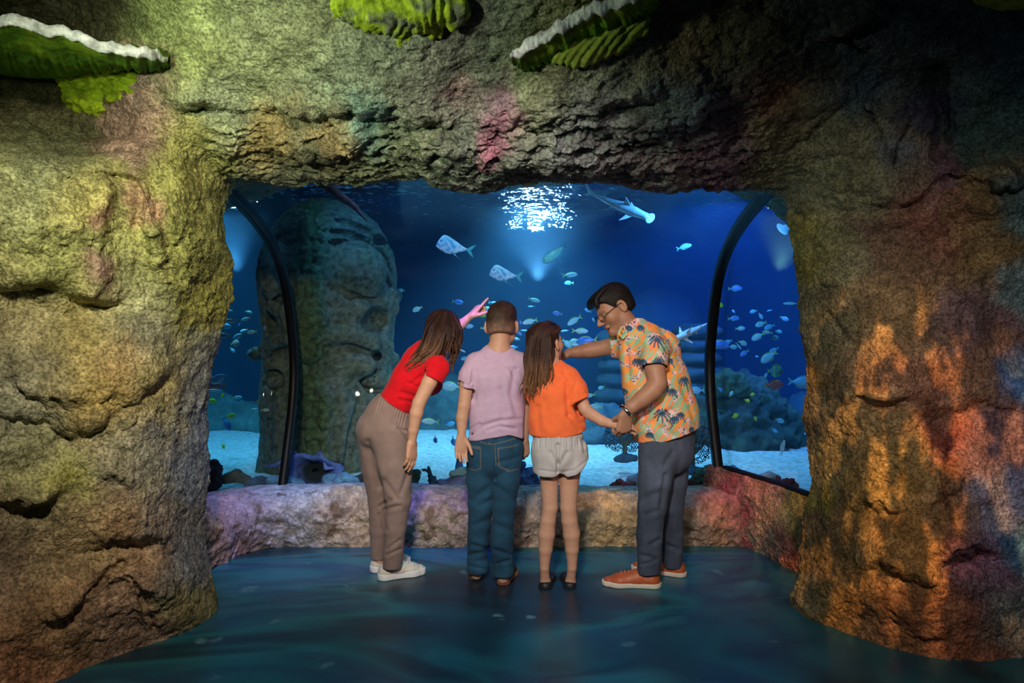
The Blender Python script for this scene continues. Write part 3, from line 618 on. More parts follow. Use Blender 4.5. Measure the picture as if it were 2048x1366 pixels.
def blotch(V, base, marks):
    """marks: (centre, radius, rgb, softness[, flatten (axis, f)])"""
    C = np.tile(np.array(base, float), (len(V), 1))
    for mk_ in marks:
        c, r, col, so = mk_[:4]; q = V-np.asarray(c)
        if len(mk_) > 4:
            n = unit(mk_[4][0]); q = q+np.outer(q@n, n)*(1/mk_[4][1]-1)
        w = 1-sstep(np.linalg.norm(q, axis=1), r*(1-so), r)
        C = C*(1-w[:, None])+np.array(col)*w[:, None]
    return C
def creases(V, N, lines, side=None):
    """press folds: lines = (polyline in pixels, width m, depth m); measured across the view, on the visible side."""
    D = V[:, 1]; px = W/2+V[:, 0]/D*F; py = H/2-(V[:, 2]-CAMZ)/D*F; front = sstep(-N[:, 1], -.1, .35)
    off = np.zeros(len(V))
    for pts, w, dep in lines:
        dd = segdist(px, py, pts)/F*D
        e = np.array(pts, float); L_ = np.linalg.norm(e[-1]-e[0])+1e-6
        tt_ = np.clip(((px-e[0, 0])*(e[-1, 0]-e[0, 0])+(py-e[0, 1])*(e[-1, 1]-e[0, 1]))/L_**2, 0, 1)
        w = w*1.35; off -= 1.15*dep*np.exp(-(dd/w)**2)-.35*dep*np.exp(-((dd-2.1*w)/w)**2)*np.sin(np.clip(tt_, .08, .92)*math.pi)**.5*front
    return V+N*off[:, None]

def J(px, py, D): return np.array(P(px, py, D))
def jr(px, py, D, r): return (*P(px, py, D), r)

def hand(f, wrist, d, n, sc=1.0, curls=(.5, .5, .5, .5), thumb=(.5, .5, .3), side=1, spread=.0, rw=.022, fat=1.0):
    """palm, four unequal fingers and a thumb.  d: fingers, n: way the palm faces, side: which side the thumb is."""
    d = unit(d); n = unit(n-np.dot(n, d)*d); s_ = unit(np.cross(d, n))*side; w = np.asarray(wrist, float)
    kn = []
    for lat, ln in ((.030, .086), (.010, .092), (-.010, .088), (-.029, .078)):
        kn.append(w+(d*ln+s_*lat)*sc)
    for kk in kn:
        f.cone(w+d*.008*sc+s_*np.dot(kk-w, s_)*.55, kk-d*.004*sc, .0150*sc*fat, .0115*sc*fat, .014*sc, (n, .85))
    f.cone(w+d*.03*sc+n*.006*sc, w+d*.06*sc+n*.004*sc, .026*sc, .026*sc, .016*sc, (n, .5))
    th0 = w+(d*.018+s_*.022+n*.004)*sc
    for j, (kk, L_, cu) in enumerate(zip(kn, (.070, .078, .072, .056), curls)):
        a = 0; p = kk; lat = s_*(1.5-j)*spread
        for seg, fr in ((0, .45), (1, .31), (2, .26)):
            a += cu*(.85 if seg == 0 else 1.05 if seg == 1 else .7)
            q = p+(unit(d*math.cos(a)+n*math.sin(a)+lat)*L_*fr)*sc
            f.cone(p, q, (.0089-.0008*seg)*sc*fat, (.0084-.0010*seg)*sc*fat, .0035*sc); p = q
    td = unit(d*thumb[0]+s_*thumb[1]+n*thumb[2]); p1 = th0+td*.040*sc
    td2 = unit(td*.7+d*.6+n*.15); p2 = p1+td2*.031*sc; p3 = p2+unit(td2+d*.2+n*.2)*.024*sc
    f.chain([(*th0, .0165*sc), (*p1, .0115*sc), (*p2, .0098*sc), (*p3, .0078*sc)], .010*sc)

def frame(fwd, up):
    f = unit(fwd); u = unit(np.asarray(up)-np.dot(up, f)*f); s_ = np.cross(u, f); return f, s_, u      # s_: the left side
def head(f, c, fwd, up, sc=1.0, open_=.0, nose=1.0, jaw=1.0):
    F_, S_, U_ = frame(fwd, up); fr = (F_, S_, U_); c = np.asarray(c, float)
    q = lambda a, b, h: c+(F_*a+S_*b+U_*h)*sc
    f.ell(q(-.018, 0, .035), np.array((.098, .077, .086))*sc, fr, .02*sc)
    f.ell(q(.032, 0, -.030), np.array((.058, .060, .082))*sc, fr, .03*sc)
    for b in (-1, 1):
        f.cone(q(.0, .046*b*jaw, -.062), q(.062, .016*b, -.100), .022*sc, .017*sc, .03*sc)
        f.ell(q(.052, .043*b, -.026), np.array((.028, .024, .026))*sc, fr, .03*sc)
        f.cone(q(.079, .012*b, .018), q(.066, .046*b, .020), .010*sc, .009*sc, .018*sc)
        f.ell(q(.091, .031*b, .000), np.array((.014, .017, .011))*sc, fr, .014*sc, 'sub')
        f.ell(q(.072, .031*b, .000), np.array((.0135, .014, .013))*sc, fr, .003*sc)
        f.ell(q(.101, .011*b, -.036), np.array((.011, .008, .008))*sc, fr, .006*sc)
        ef = (unit(F_*.95-S_*.3*b), unit(S_*b*.95+F_*.3), U_)
        f.ell(q(-.012, .083*b, -.006), np.array((.020, .010, .034))*sc, ef, .006*sc)
        f.ell(q(-.006, .088*b, -.002), np.array((.010, .006, .019))*sc, ef, .004*sc, 'sub')
        f.ell(q(-.008, .076*b, -.030), np.array((.009, .006, .010))*sc, ef, .005*sc)
    f.ell(q(.077, 0, -.102), np.array((.018, .022, .017))*sc, fr, .02*sc)
    f.cone(q(.086, 0, .012), q(.113*nose, 0, -.030), .0075*sc, .0115*sc, .012*sc)
    o = open_
    f.cone(q(.090, -.017, -.062), q(.090, .017, -.062), .0075*sc, None, .006*sc)
    f.cone(q(.094, -.006, -.061), q(.094, .006, -.061), .0070*sc, None, .006*sc)
    f.cone(q(.086, -.014, -.078-o), q(.086, .014, -.078-o), .0085*sc, None, .006*sc)
    f.cone(q(.100, -.020, -.0695-o/2), q(.100, .020, -.0695-o/2), (.002+o*.45)*sc, None, .004*sc, mode='sub')
    return q, fr

def clothe(f, V, Q): pass
def fabric(name, rgb, rough=.85, bump=.0008, bscale=700, noise_amt=.06, attr=False, sheen=.06):
    return material(name, rgb, rough=rough, noise_amt=noise_amt, noise_scale=30, bump=bump, bump_scale=bscale, spec=.2, attr=attr, sheen=sheen, detail=3)
m_skin = material('skin', rough=.52, attr=True, spec=.35, sub=.12, noise_amt=.05, noise_scale=60)
m_hair = material('hair', rough=.5, attr=True, spec=.28, bump=.002, bump_scale=420)

def wisps(V, lock, seed=0):
    """streaks along the strands: lock gives one number per vertex."""
    return lock

def locks(f, specs, rng, n_seg=7, k=.004):
    """specs: (root, list of way points, radius, jitter) -> wavy strands; returns the centre lines."""
    out = []
    for pts, r, jit, wave, n in specs:
        P0 = spline(np.array(pts, float), n_seg*3)
        tgt = np.gradient(P0, axis=0)
        for _ in range(n):
            o = rng.normal(size=3)*jit; ph = rng.rand()*6.28; am = wave*(.6+.8*rng.rand()); fr_ = 1.2+rng.rand()*.8
            t = np.linspace(0, 1, len(P0))[:, None]
            sd = unit(rng.normal(size=3)); grow = .45+.75*t
            C = P0+o*grow+sd*am*np.sin(ph+t*6.28*fr_)*t
            e = int(len(P0)*(.8+.2*rng.rand()))
            rr = r*(.8+.5*rng.rand())
            taper = np.interp(np.linspace(0, 1, e), [0, .6, 1], [1, .9, .28])*rr
            f.chain([(*C[i], taper[i]) for i in range(e)], k); out.append(C[:e])
    return out
def hair_color(V, cl, base, tip, rng, top, bottom):
    """one tone per strand, paler towards the ends."""
    C = np.tile(np.array(base, float), (len(V), 1))
    if cl:
        P_ = np.vstack(cl); id_ = np.concatenate([np.full(len(c), i) for i, c in enumerate(cl)]); tone = .65+.9*rng.rand(len(cl))
        best = np.full(len(V), 1e9); tn = np.ones(len(V))
        for s0 in range(0, len(P_), 1):
            d_ = ((V-P_[s0])**2).sum(1); m = d_ < best; best[m] = d_[m]; tn[m] = tone[id_[s0]]
    else: tn = np.ones(len(V))
    h = sstep(V[:, 2], top, bottom) if top < bottom else 1-sstep(V[:, 2], bottom, top)
    C = (C*(1-h[:, None])+np.array(tip)*h[:, None])*tn[:, None]
    return np.clip(C, .002, .9)
# ================================================================== PEOPLE
SK1, SK2, SK3 = (.55, .30, .20), (.50, .27, .18), (.36, .185, .115)
RNG = np.random.RandomState(11)
def cloth(name, f, mat, parent, lines=(), wr=.002, ws=9, seed=0, stretch=(1, 1, .45), smooth=2, col=None, label=None):
    V, Q = f.mesh(smooth); N = vnormals(V, Q)
    V = V+N*(1.5*wr*(fbm(V*np.array(stretch), ws, 3, .5, seed)+.5*ridged(V*np.array(stretch), ws*1.3, 2, .5, seed+5)))[:, None]
    if lines: V = creases(V, N, lines)
    o = mk(name, V, Q, mat, parent, col=None if col is None else col(V, N))
    if label: o['label'] = label
    return o
def shoe(parent, heel, toe, L_, wd, cu, cs, th=.028, low=False, laces=None, label=None, sole_label=None, top=.085):
    """heel/toe: ground points; sole and upper are separate pieces."""
    h0 = np.asarray(heel, float); f_ = np.asarray(toe, float)-h0; f_[2] = 0; f_ = unit(f_); s_ = np.array([-f_[1], f_[0], 0]); up = np.array([0, 0, 1.])
    q = lambda a, b, z: h0+f_*a*L_+s_*b*wd+up*z
    h = .0028
    lo = np.minimum(h0, h0+f_*L_)-.06; hi = np.maximum(h0, h0+f_*L_)+.06; lo[2] = -.01; hi[2] = top+.09
    def base(f, g):
        f.chain([(*q(.13, 0, .02), .40*wd+g), (*q(.42, .01, .02), .36*wd+g), (*q(.72, .02, .02), .49*wd+g), (*q(.88, .0, .02), .34*wd+g)], .02, (up, 1.6))
    fs = Field(lo, hi, h); base(fs, .003); fs.cut((0, 0, .001), (0, 0, -1), .004); fs.cut(h0+up*th, (0, 0, 1), .004)
    V, Q = fs.mesh(1)
    fu = Field(lo, hi, h)
    fu.chain([(*q(.14, 0, th), .37*wd), (*q(.42, 0, th+.004), .36*wd), (*q(.70, .02, th), .45*wd), (*q(.87, .0, th-.004), .31*wd)], .03, (up, .72))
    if not low:
        fu.cone(q(.15, 0, top*.60), q(.40, 0, top*.58), .35*wd, .30*wd, .03); fu.cone(q(.40, 0, top*.58), q(.66, 0, top*.40), .30*wd, .26*wd, .03)
        fu.cut(q(.2, 0, top), unit(up*1-f_*.10), .006)
        fu.cone(q(.17, 0, top+.02), q(.24, 0, top-.008), .30*wd, .24*wd, .004, mode='sub')
    else:
        fu.cut(q(0, 0, top*.62), unit(up-f_*.05), .006)
        fu.ell(q(.36, 0, top*.66), (.30*L_, .33*wd, .026), (f_, s_, up), .004, 'sub')
    fu.cut((0, 0, th*.7), (0, 0, -1))
    Vu, Qu = fu.mesh(1)
    r = mk('shoe', Vu, Qu, material('shoe_upper', cu, rough=.45, noise_amt=.10, noise_scale=50, bump=.0006, bump_scale=500), parent)
    if label: r['label'] = label
    so = mk('sole', V, Q, material('shoe_sole', cs, rough=.6, noise_amt=.05), r)
    if sole_label: so['label'] = sole_label
    if laces:
        fl = Field(lo, hi, .0022)
        for i, a in enumerate((.42, .48, .54, .60, .66)):
            z = top*.60+.27*wd-(a-.42)*.165*L_*.8; w = .26-.02*i
            fl.chain([(*q(a, -w, z-.016), .003), (*q(a+.01, 0, z+.003), .0034), (*q(a, w, z-.016), .003)], .002)
        fl.chain([(*q(.40, 0, top*.60+.29*wd), .0035), (*q(.37, .3, top*.6+.22*wd), .003), (*q(.47, .42, top*.35+.1*wd), .0025)], .002)
        fl.chain([(*q(.40, 0, top*.60+.29*wd), .0035), (*q(.37, -.3, top*.6+.22*wd), .003), (*q(.47, -.45, top*.35+.1*wd), .0025)], .002)
        Vl, Ql = fl.mesh(0); mk('laces', Vl, Ql, material('shoe_laces', laces, rough=.9), r)
    return r
def person(label, group, D, px):
    e = empty('person', (float((px-W/2)/F*D), D, 0)); tag(e, label, 'person', group); return e
FAM = 'family of four at the aquarium window'

# ---------------------------------------------------------------- the woman in red
def woman():
    root = person('person in a red T-shirt and taupe trousers leaning right and pointing at the glass', FAM, 3.62, 770)
    f = Field((-.90, 3.25, .0), (-.08, 4.05, 1.55), .0036)
    f.chain([jr(768, 858, 3.62, .105), jr(790, 812, 3.6, .075), jr(820, 762, 3.6, .085), jr(846, 724, 3.6, .09), jr(856, 710, 3.6, .07)], .04)
    f.chain([jr(750, 868, 3.66, .06), jr(755, 1002, 3.72, .036), jr(756, 1060, 3.73, .032), jr(757, 1135, 3.74, .027)], .03)
    f.chain([jr(786, 866, 3.57, .07), jr(795, 1002, 3.55, .042), jr(788, 1060, 3.56, .036), jr(781, 1140, 3.615, .025)], .03)
    f.chain([jr(856, 708, 3.6, .05), jr(874, 686, 3.62, .045)], .02)
    head(f, J(892, 664, 3.66), (.66, .62, -.10), (.32, .1, 1), .92)
    # hanging right arm
    f.chain([jr(862, 720, 3.56, .05), jr(873, 737, 3.47, .043), jr(858, 766, 3.44, .038), jr(838, 806, 3.43, .033), jr(833, 826, 3.43, .034), jr(827, 860, 3.44, .026), jr(824, 884, 3.45, .0205)], .02)
    hand(f, J(824, 884, 3.45), (-.03, .02, -1), (-.8, .55, 0), .95, (.22, .25, .3, .38), (.65, .35, .55), side=1)
    # raised left arm
    f.chain([jr(846, 716, 3.64, .05), jr(828, 708, 3.72, .042), jr(866, 694, 3.80, .036), jr(898, 668, 3.84, .030), jr(922, 649, 3.84, .028), jr(938, 635, 3.84, .0205)], .02)
    hand(f, J(939, 634, 3.84), (.66, .10, .75), (.6, .30, -.6), .92, (.0, 1.35, 1.45, 1.5), (.75, .2, .6), side=-1)
    V, Q = f.mesh(1)
    C = blotch(V, SK1, [])
    mk('body', V, Q, m_skin, root, col=C)
    # T-shirt
    f = Field((-.80, 3.3, .85), (-.20, 3.95, 1.42), .0034)
    f.chain([jr(782, 822, 3.6, .091), jr(796, 800, 3.6, .086), jr(822, 760, 3.6, .100), jr(846, 728, 3.6, .108), jr(853, 715, 3.6, .095)], .05)
    f.ell(J(861, 768, 3.66), (.066, .07, .060), None, .04)
    f.cone(J(850, 716, 3.62), J(829, 710, 3.71), .075, .052, .03)
    am = unit(J(838, 806, 3.43)-J(873, 737, 3.47))
    f.sleeve([jr(858, 722, 3.58, .07), jr(875, 736, 3.48, .058), jr(868, 752, 3.455, .051), jr(856, 775, 3.44, .049)], J(861, 756, 3.45), am, .03, bore=.044)
    ax = unit(J(846, 724, 3.6)-J(785, 815, 3.6))
    f.cut(J(790, 807, 3.6), -ax, .004, (-.8, 3.3, .85), (-.44, 3.95, 1.42))
    f.cone(J(860, 705, 3.6), J(872, 690, 3.61), .05, .055, .004, mode='sub')
    cloth('t_shirt', f, fabric('red_jersey', (.62, .004, .012)), root, wr=.0022, ws=13, lines=[
        ([(800, 800), (840, 808)], .007, .005), ([(805, 785), (850, 800)], .007, .005), ([(815, 765), (862, 785)], .006, .004), ([(845, 750), (822, 768)], .007, .004),
        ([(850, 742), (873, 720)], .007, .007), ([(820, 815), (795, 798)], .006, .003), ([(812, 740), (835, 720)], .008, .003)])
    # trousers
    f = Field((-.92, 3.35, .07), (-.42, 3.95, 1.06), .0036)
    f.cone(J(797, 797, 3.6), J(778, 828, 3.6), .091, .108, .03)
    f.chain([jr(778, 828, 3.6, .108), jr(760, 858, 3.61, .118)], .03)
    f.chain([jr(786, 860, 3.57, .112), jr(790, 930, 3.555, .090), jr(797, 1000, 3.55, .064), jr(791, 1055, 3.56, .053), jr(784, 1140, 3.60, .047)], .035)
    f.chain([jr(750, 862, 3.64, .100), jr(752, 935, 3.69, .076), jr(757, 1000, 3.72, .056), jr(757, 1060, 3.73, .046), jr(757, 1114, 3.74, .038)], .012)
    f.cut(J(790, 807, 3.6), ax, .004, (-.92, 3.3, .75), (-.42, 3.95, 1.06))
    f.cut(J(786, 1137, 3.6), (.03, 0, -1), .004)
    lines = [([(735, 885), (744, 930), (758, 972)], .012, .010), ([(762, 1012), (780, 1000)], .008, .006), ([(770, 1018), (800, 1012)], .008, .006), ([(758, 1030), (772, 1060)], .008, .005), ([(818, 880), (798, 850)], .006, .006), ([(822, 862), (796, 858)], .006, .005),
             ([(823, 930), (802, 985)], .008, .005), ([(800, 1080), (775, 1098)], .006, .004), ([(803, 1098), (774, 1110)], .006, .004), ([(768, 960), (798, 1000)], .009, .004)]
    for k in range(11):
        a = k/10; x0, y0 = 762+a*50, 797+a*28; lines.append(([(x0, y0), (x0-10+a*3, y0+30)], .0028, .004))
    cloth('trousers', f, fabric('taupe_crepe', (.235, .165, .150), rough=.6), root, lines, wr=.0024, ws=7, seed=3)
    # shoes
    shoe(root, PZ(758, 1160), PZ(850, 1146), .252, .094, (.62, .58, .52), (.74, .72, .74), th=.036, laces=(.66, .6, .5), top=.095, label='white platform sneaker with beige laces, toe to the right')
    shoe(root, PZ(744, 1145), PZ(828, 1122), .245, .092, (.62, .58, .52), (.74, .72, .74), th=.036, laces=(.66, .6, .5), top=.095, label='white platform sneaker, partly hidden behind the other')
    # hair
    f = Field((-.62, 3.35, .95), (-.2, 3.9, 1.52), .0034); c = J(892, 664, 3.66); fr = frame((.66, .62, -.10), (.32, .1, 1))
    hq = lambda a, b, h: c+fr[0]*a*.92+fr[1]*b*.92+fr[2]*h*.92
    f.ell(hq(-.030, 0, .035), np.array((.104, .092, .094))*.95, fr, .01); f.ell(hq(-.06, 0, -.03), np.array((.07, .084, .10))*.95, fr, .02)
    sp = []
    top = hq(-.0, 0, .125)
    J3 = lambda x, y, D: np.array(P(x, y, D))
    sp += [([J3(885, 628, 3.60), J3(862, 652, 3.52), J3(850, 690, 3.50), J3(835, 715, 3.50), J3(806, 735, 3.51)], .0060, .014, .014, 24)]
    sp += [([J3(880, 630, 3.58), J3(868, 665, 3.50), J3(858, 700, 3.49), J3(832, 728, 3.50), J3(800, 745, 3.52)], .0055, .013, .016, 22)]
    sp += [([J3(892, 628, 3.58), J3(883, 665, 3.50), J3(872, 700, 3.49), J3(848, 722, 3.48), J3(815, 744, 3.50)], .0055, .013, .016, 20)]
    sp += [([J3(898, 628, 3.60), J3(902, 660, 3.52), J3(894, 695, 3.52), J3(882, 715, 3.54)], .0060, .015, .012, 20)]
    sp += [([J3(904, 630, 3.62), J3(918, 660, 3.60), J3(916, 695, 3.62), J3(903, 722, 3.62), J3(899, 752, 3.62)], .0055, .011, .014, 22)]
    sp += [([J3(890, 630, 3.58), J3(900, 665, 3.54), J3(908, 700, 3.57), J3(905, 730, 3.6)], .0055, .014, .014, 16)]
    cl = locks(f, sp, RNG, k=.002)
    V, Q = f.mesh(0)
    mk('hair', V, Q, m_hair, root, col=hair_color(V, cl, (.028, .012, .009), (.13, .062, .032), RNG, CAMZ+.06, CAMZ-.12))
    return root
woman()

# ---------------------------------------------------------------- the boy
BOYLEGS = [[(963, 895, 3.53, .080), (961, 960, 3.54, .071), (961, 1010, 3.55, .064), (956, 1080, 3.57, .054), (953, 1148, 3.60, .046)],
           [(1016, 895, 3.52, .080), (1012, 960, 3.52, .070), (1008, 1010, 3.52, .060), (1004, 1080, 3.52, .057), (1006, 1156, 3.53, .047)]]
MANLEGS = [[(1316, 900, 3.50, .098), (1309, 960, 3.49, .082), (1303, 1015, 3.49, .067), (1299, 1070, 3.50, .062), (1297, 1142, 3.51, .052)],
           [(1346, 900, 3.60, .090), (1346, 960, 3.62, .072), (1345, 1015, 3.64, .058), (1345, 1070, 3.66, .053), (1345, 1128, 3.68, .050)]]
def boy():
    root = person('person with short brown hair in a lilac T-shirt and blue jeans seen from behind', FAM, 3.55, 992)
    f = Field((-.36, 3.25, .0), (.14, 3.85, 1.5), .0036); y = np.array([0, 1., 0])
    f.chain([jr(990, 870, 3.52, .125), jr(992, 815, 3.51, .112), jr(993, 750, 3.50, .118), jr(994, 716, 3.5, .075)], .04, (y, .62))
    f.chain([jr(950, 724, 3.5, .042), jr(994, 712, 3.5, .05), jr(1040, 724, 3.5, .042)], .03)
    f.chain([jr(998, 705, 3.5, .052), jr(1001, 672, 3.5, .050)], .03)
    head(f, J(1004, 652, 3.53), (.16, 1, .03), (0, 0, 1), .96)
    for Lg in BOYLEGS: f.chain([jr(p_[0], p_[1], p_[2], p_[3]-.016) for p_ in Lg], .02)
    f.chain([jr(948, 726, 3.49, .043), jr(934, 765, 3.47, .036), jr(928, 812, 3.46, .031), jr(924, 835, 3.46, .0305), jr(923, 872, 3.45, .0205)], .02)
    hand(f, J(923, 874, 3.45), (-.03, -.02, -1), (.25, -1, 0), .86, (.45, .5, .5, .45), (.7, .5, .35), side=-1)
    f.chain([jr(1042, 726, 3.50, .043), jr(1049, 765, 3.52, .036), jr(1050, 812, 3.54, .031), jr(1050, 838, 3.55, .0305), jr(1049, 880, 3.56, .0205)], .02)
    hand(f, J(1049, 882, 3.56), (-.02, .05, -1), (-.5, .8, 0), .86, (.7, .8, .8, .8), (.7, .3, .5), side=-1)
    V, Q = f.mesh(1); mk('body', V, Q, m_skin, root, col=blotch(V, SK2, []))
    # T-shirt
    f = Field((-.33, 3.30, .70), (.13, 3.72, 1.30), .0034)
    f.chain([jr(992, 882, 3.51, .142), jr(993, 820, 3.50, .134), jr(995, 755, 3.495, .138), jr(996, 722, 3.5, .098)], .05, (y, .66))
    f.chain([jr(955, 728, 3.49, .048), jr(996, 716, 3.5, .058), jr(1036, 728, 3.50, .048)], .03)
    f.sleeve([jr(952, 726, 3.49, .054), jr(940, 752, 3.47, .053), jr(930, 792, 3.465, .052)], J(932, 775, 3.465), (-.22, 0, -1), .02, bore=.046)
    f.sleeve([jr(1038, 726, 3.50, .054), jr(1047, 752, 3.52, .050), jr(1053, 792, 3.53, .049)], J(1051, 775, 3.525), (.2, 0, -1), .02, bore=.043)
    sl, X, Y, Z = f.blk(f.lo, f.lo+f.h*f.n)
    hem = np.interp(X*F/3.45+W/2, [935, 955, 985, 1018, 1030, 1044], [884, 881, 874, 869, 873, 879]); f.put(sl, ((CAMZ-(hem-H/2)/F*3.45)-Z+0*Y).astype(np.float32), .003, 'max')
    f.cone(J(998, 712, 3.5), J(1000, 690, 3.5), .060, .062, .006, mode='sub')
    ring = [J(998, 708, 3.5)+np.array([.060*math.cos(a), .056*math.sin(a), .004-.012*math.cos(a+1.57)]) for a in np.linspace(0, 6.283, 22)]
    f.chain([(*p, .0052) for p in ring], .003)
    cloth('t_shirt', f, fabric('lilac_jersey', (.50, .34, .47)), root, wr=.0024, ws=7, seed=9, lines=[
        ([(942, 868), (965, 852), (1000, 842), (1040, 838)], .008, .006), ([(940, 858), (958, 848)], .006, .004), ([(950, 745), (948, 800)], .009, .005), ([(1030, 740), (1022, 790), (1034, 830)], .010, .006),
        ([(1040, 770), (1020, 735)], .007, .004), ([(942, 775), (946, 740)], .007, .005), ([(975, 860), (1000, 852), (1030, 858)], .006, .004), ([(990, 722), (1015, 735), (1035, 738)], .004, .0025), ([(932, 769), (942, 770)], .003, .002), ([(1000, 780), (1010, 830)], .012, .004)])
    # jeans
    f = Field((-.28, 3.3, .03), (.10, 3.80, .86), .0034)
    f.cone(J(990, 862, 3.51), J(990, 905, 3.52), .127, .137, .03, (y, .70))
    L1 = [jr(963, 895, 3.53, .080), jr(961, 960, 3.54, .071), jr(961, 1010, 3.55, .064), jr(956, 1080, 3.57, .054), jr(953, 1148, 3.60, .050)]
    L2 = [jr(1016, 895, 3.52, .080), jr(1012, 960, 3.52, .070), jr(1008, 1010, 3.52, .060), jr(1004, 1080, 3.52, .057), jr(1006, 1156, 3.53, .051)]
    f.chain(L1, .02, (y, .95)); f2 = f.like(); f2.chain(L2, .02, (y, .95)); f.put(tuple(slice(0, n) for n in f.n), f2.d, .006)
    f.cone(J(957, 1130, 3.58), J(955, 1150, 3.60), .052, .056, .01); f.cone(J(1006, 1138, 3.53), J(1006, 1158, 3.53), .052, .055, .01)
    f.cut((0, 0, .052), (0, 0, -1), .004); f.cut(J(990, 862, 3.5), (0, 0, 1), .003)
    jl = [([(991, 880), (991, 960)], .005, .006), ([(944, 1090), (974, 1098)], .008, .006), ([(940, 1110), (970, 1104)], .008, .006), ([(990, 1100), (1022, 1110)], .008, .006), ([(994, 1128), (1020, 1120)], .007, .006), ([(940, 1132), (968, 1138)], .007, .005),
          ([(950, 1050), (978, 1040)], .012, .006), ([(992, 1050), (1022, 1060)], .012, .006), ([(996, 925), (1035, 915)], .008, .004), ([(985, 970), (945, 1000)], .012, .005), ([(995, 975), (1030, 1000)], .012, .005), ([(960, 1010), (984, 1000)], .01, .004)]
    def jeans_col(st):
        def g(V, N):
            px = W/2+V[:, 0]/V[:, 1]*F; py = H/2-(V[:, 2]-CAMZ)/V[:, 1]*F; back = sstep(-N[:, 1], .0, .2)
            C = np.tile(np.array((.016, .058, .105)), (len(V), 1))*(1+.35*fbm(V, 7, 3))[:, None]
            for ln in st:
                d = segdist(px, py, ln); w = (1-sstep(d, .45, 1.3))*back*.6; C = C*(1-w[:, None])+np.array((.22, .16, .10))*w[:, None]
            return np.clip(C, .003, 1)
        return g
    stitch = [[(943, 892), (961, 895), (961, 937), (950, 941), (941, 938)], [(943, 895), (961, 898)], [(996, 897), (1018, 894), (1036, 889)], [(996, 897), (998, 932), (1016, 943), (1036, 938)], [(1001, 934), (1017, 940)], [(960, 883), (975, 888), (990, 888), (1005, 884), (1030, 877)], [(978, 884), (979, 889)], [(989, 888), (992, 930)]]
    cloth('jeans', f, material('denim', rough=.85, attr=True, noise_amt=.22, noise_scale=260, bump=.0006, bump_scale=900, spec=.15, sheen=.03), root, jl, wr=.0028, ws=8, seed=14, col=jeans_col(stitch))
    shoe(root, PZ(950, 1160), PZ(960, 1128), .235, .082, (.012, .012, .014), (.30, .13, .06), th=.030, top=.075, label='black sneaker with a tan gum sole under the left leg of the jeans')
    shoe(root, PZ(1003, 1171), PZ(1032, 1138), .235, .082, (.012, .012, .014), (.30, .13, .06), th=.030, top=.075, label='black sneaker with a tan gum sole, toe turned out to the right')
    # hair: short and faded at the nape
    c = J(1004, 652, 3.53); fr = frame((.16, 1, .03), (0, 0, 1)); s = .96
    f = Field(c-.14, c+.16, .0028)
    f.ell(c+fr[0]*-.018*s+fr[2]*.037*s, np.array((.104, .081, .092))*s, fr); f.ell(c+fr[0]*-.045*s+fr[2]*-.01*s, np.array((.072, .074, .07))*s, fr, .02); f.ell(c+fr[0]*.02+fr[2]*.065, np.array((.085, .074, .068))*s, fr, .02)
    f.ell(c+fr[0]*.085+fr[2]*-.03, (.085, .12, .095), fr, .01, 'sub'); f.cut(c-fr[2]*.058, (0, -.25, -1), .01)
    for b in (-1, 1): f.ell(c+fr[1]*b*.086-fr[2]*.006-fr[0]*.012, (.040, .026, .046), fr, .004, 'sub')
    V, Q = f.mesh(1); N = vnormals(V, Q); sw = noise(np.stack([np.arctan2(V[:, 0]-c[0], V[:, 1]-c[1])*6+(V[:, 2]-c[2])*30, V[:, 2]*20, V[:, 1]*10], 1))
    V = V+N*(.0022*sstep(V[:, 2], c[2]+.02, c[2]+.08)*(sw+noise(V, 90)))[:, None]
    t = sstep(V[:, 2]+.01*noise(V, 25), c[2]-.055, c[2]+.045)[:, None]
    C = (np.array((.27, .155, .105))*(1-t)+np.array((.040, .020, .012))*t)*(1+.35*noise(V, 60)+.3*sw*t[:, 0])[:, None]
    mk('hair', V, Q, m_hair, root, col=np.clip(C, .004, 1))
    return root
boy()

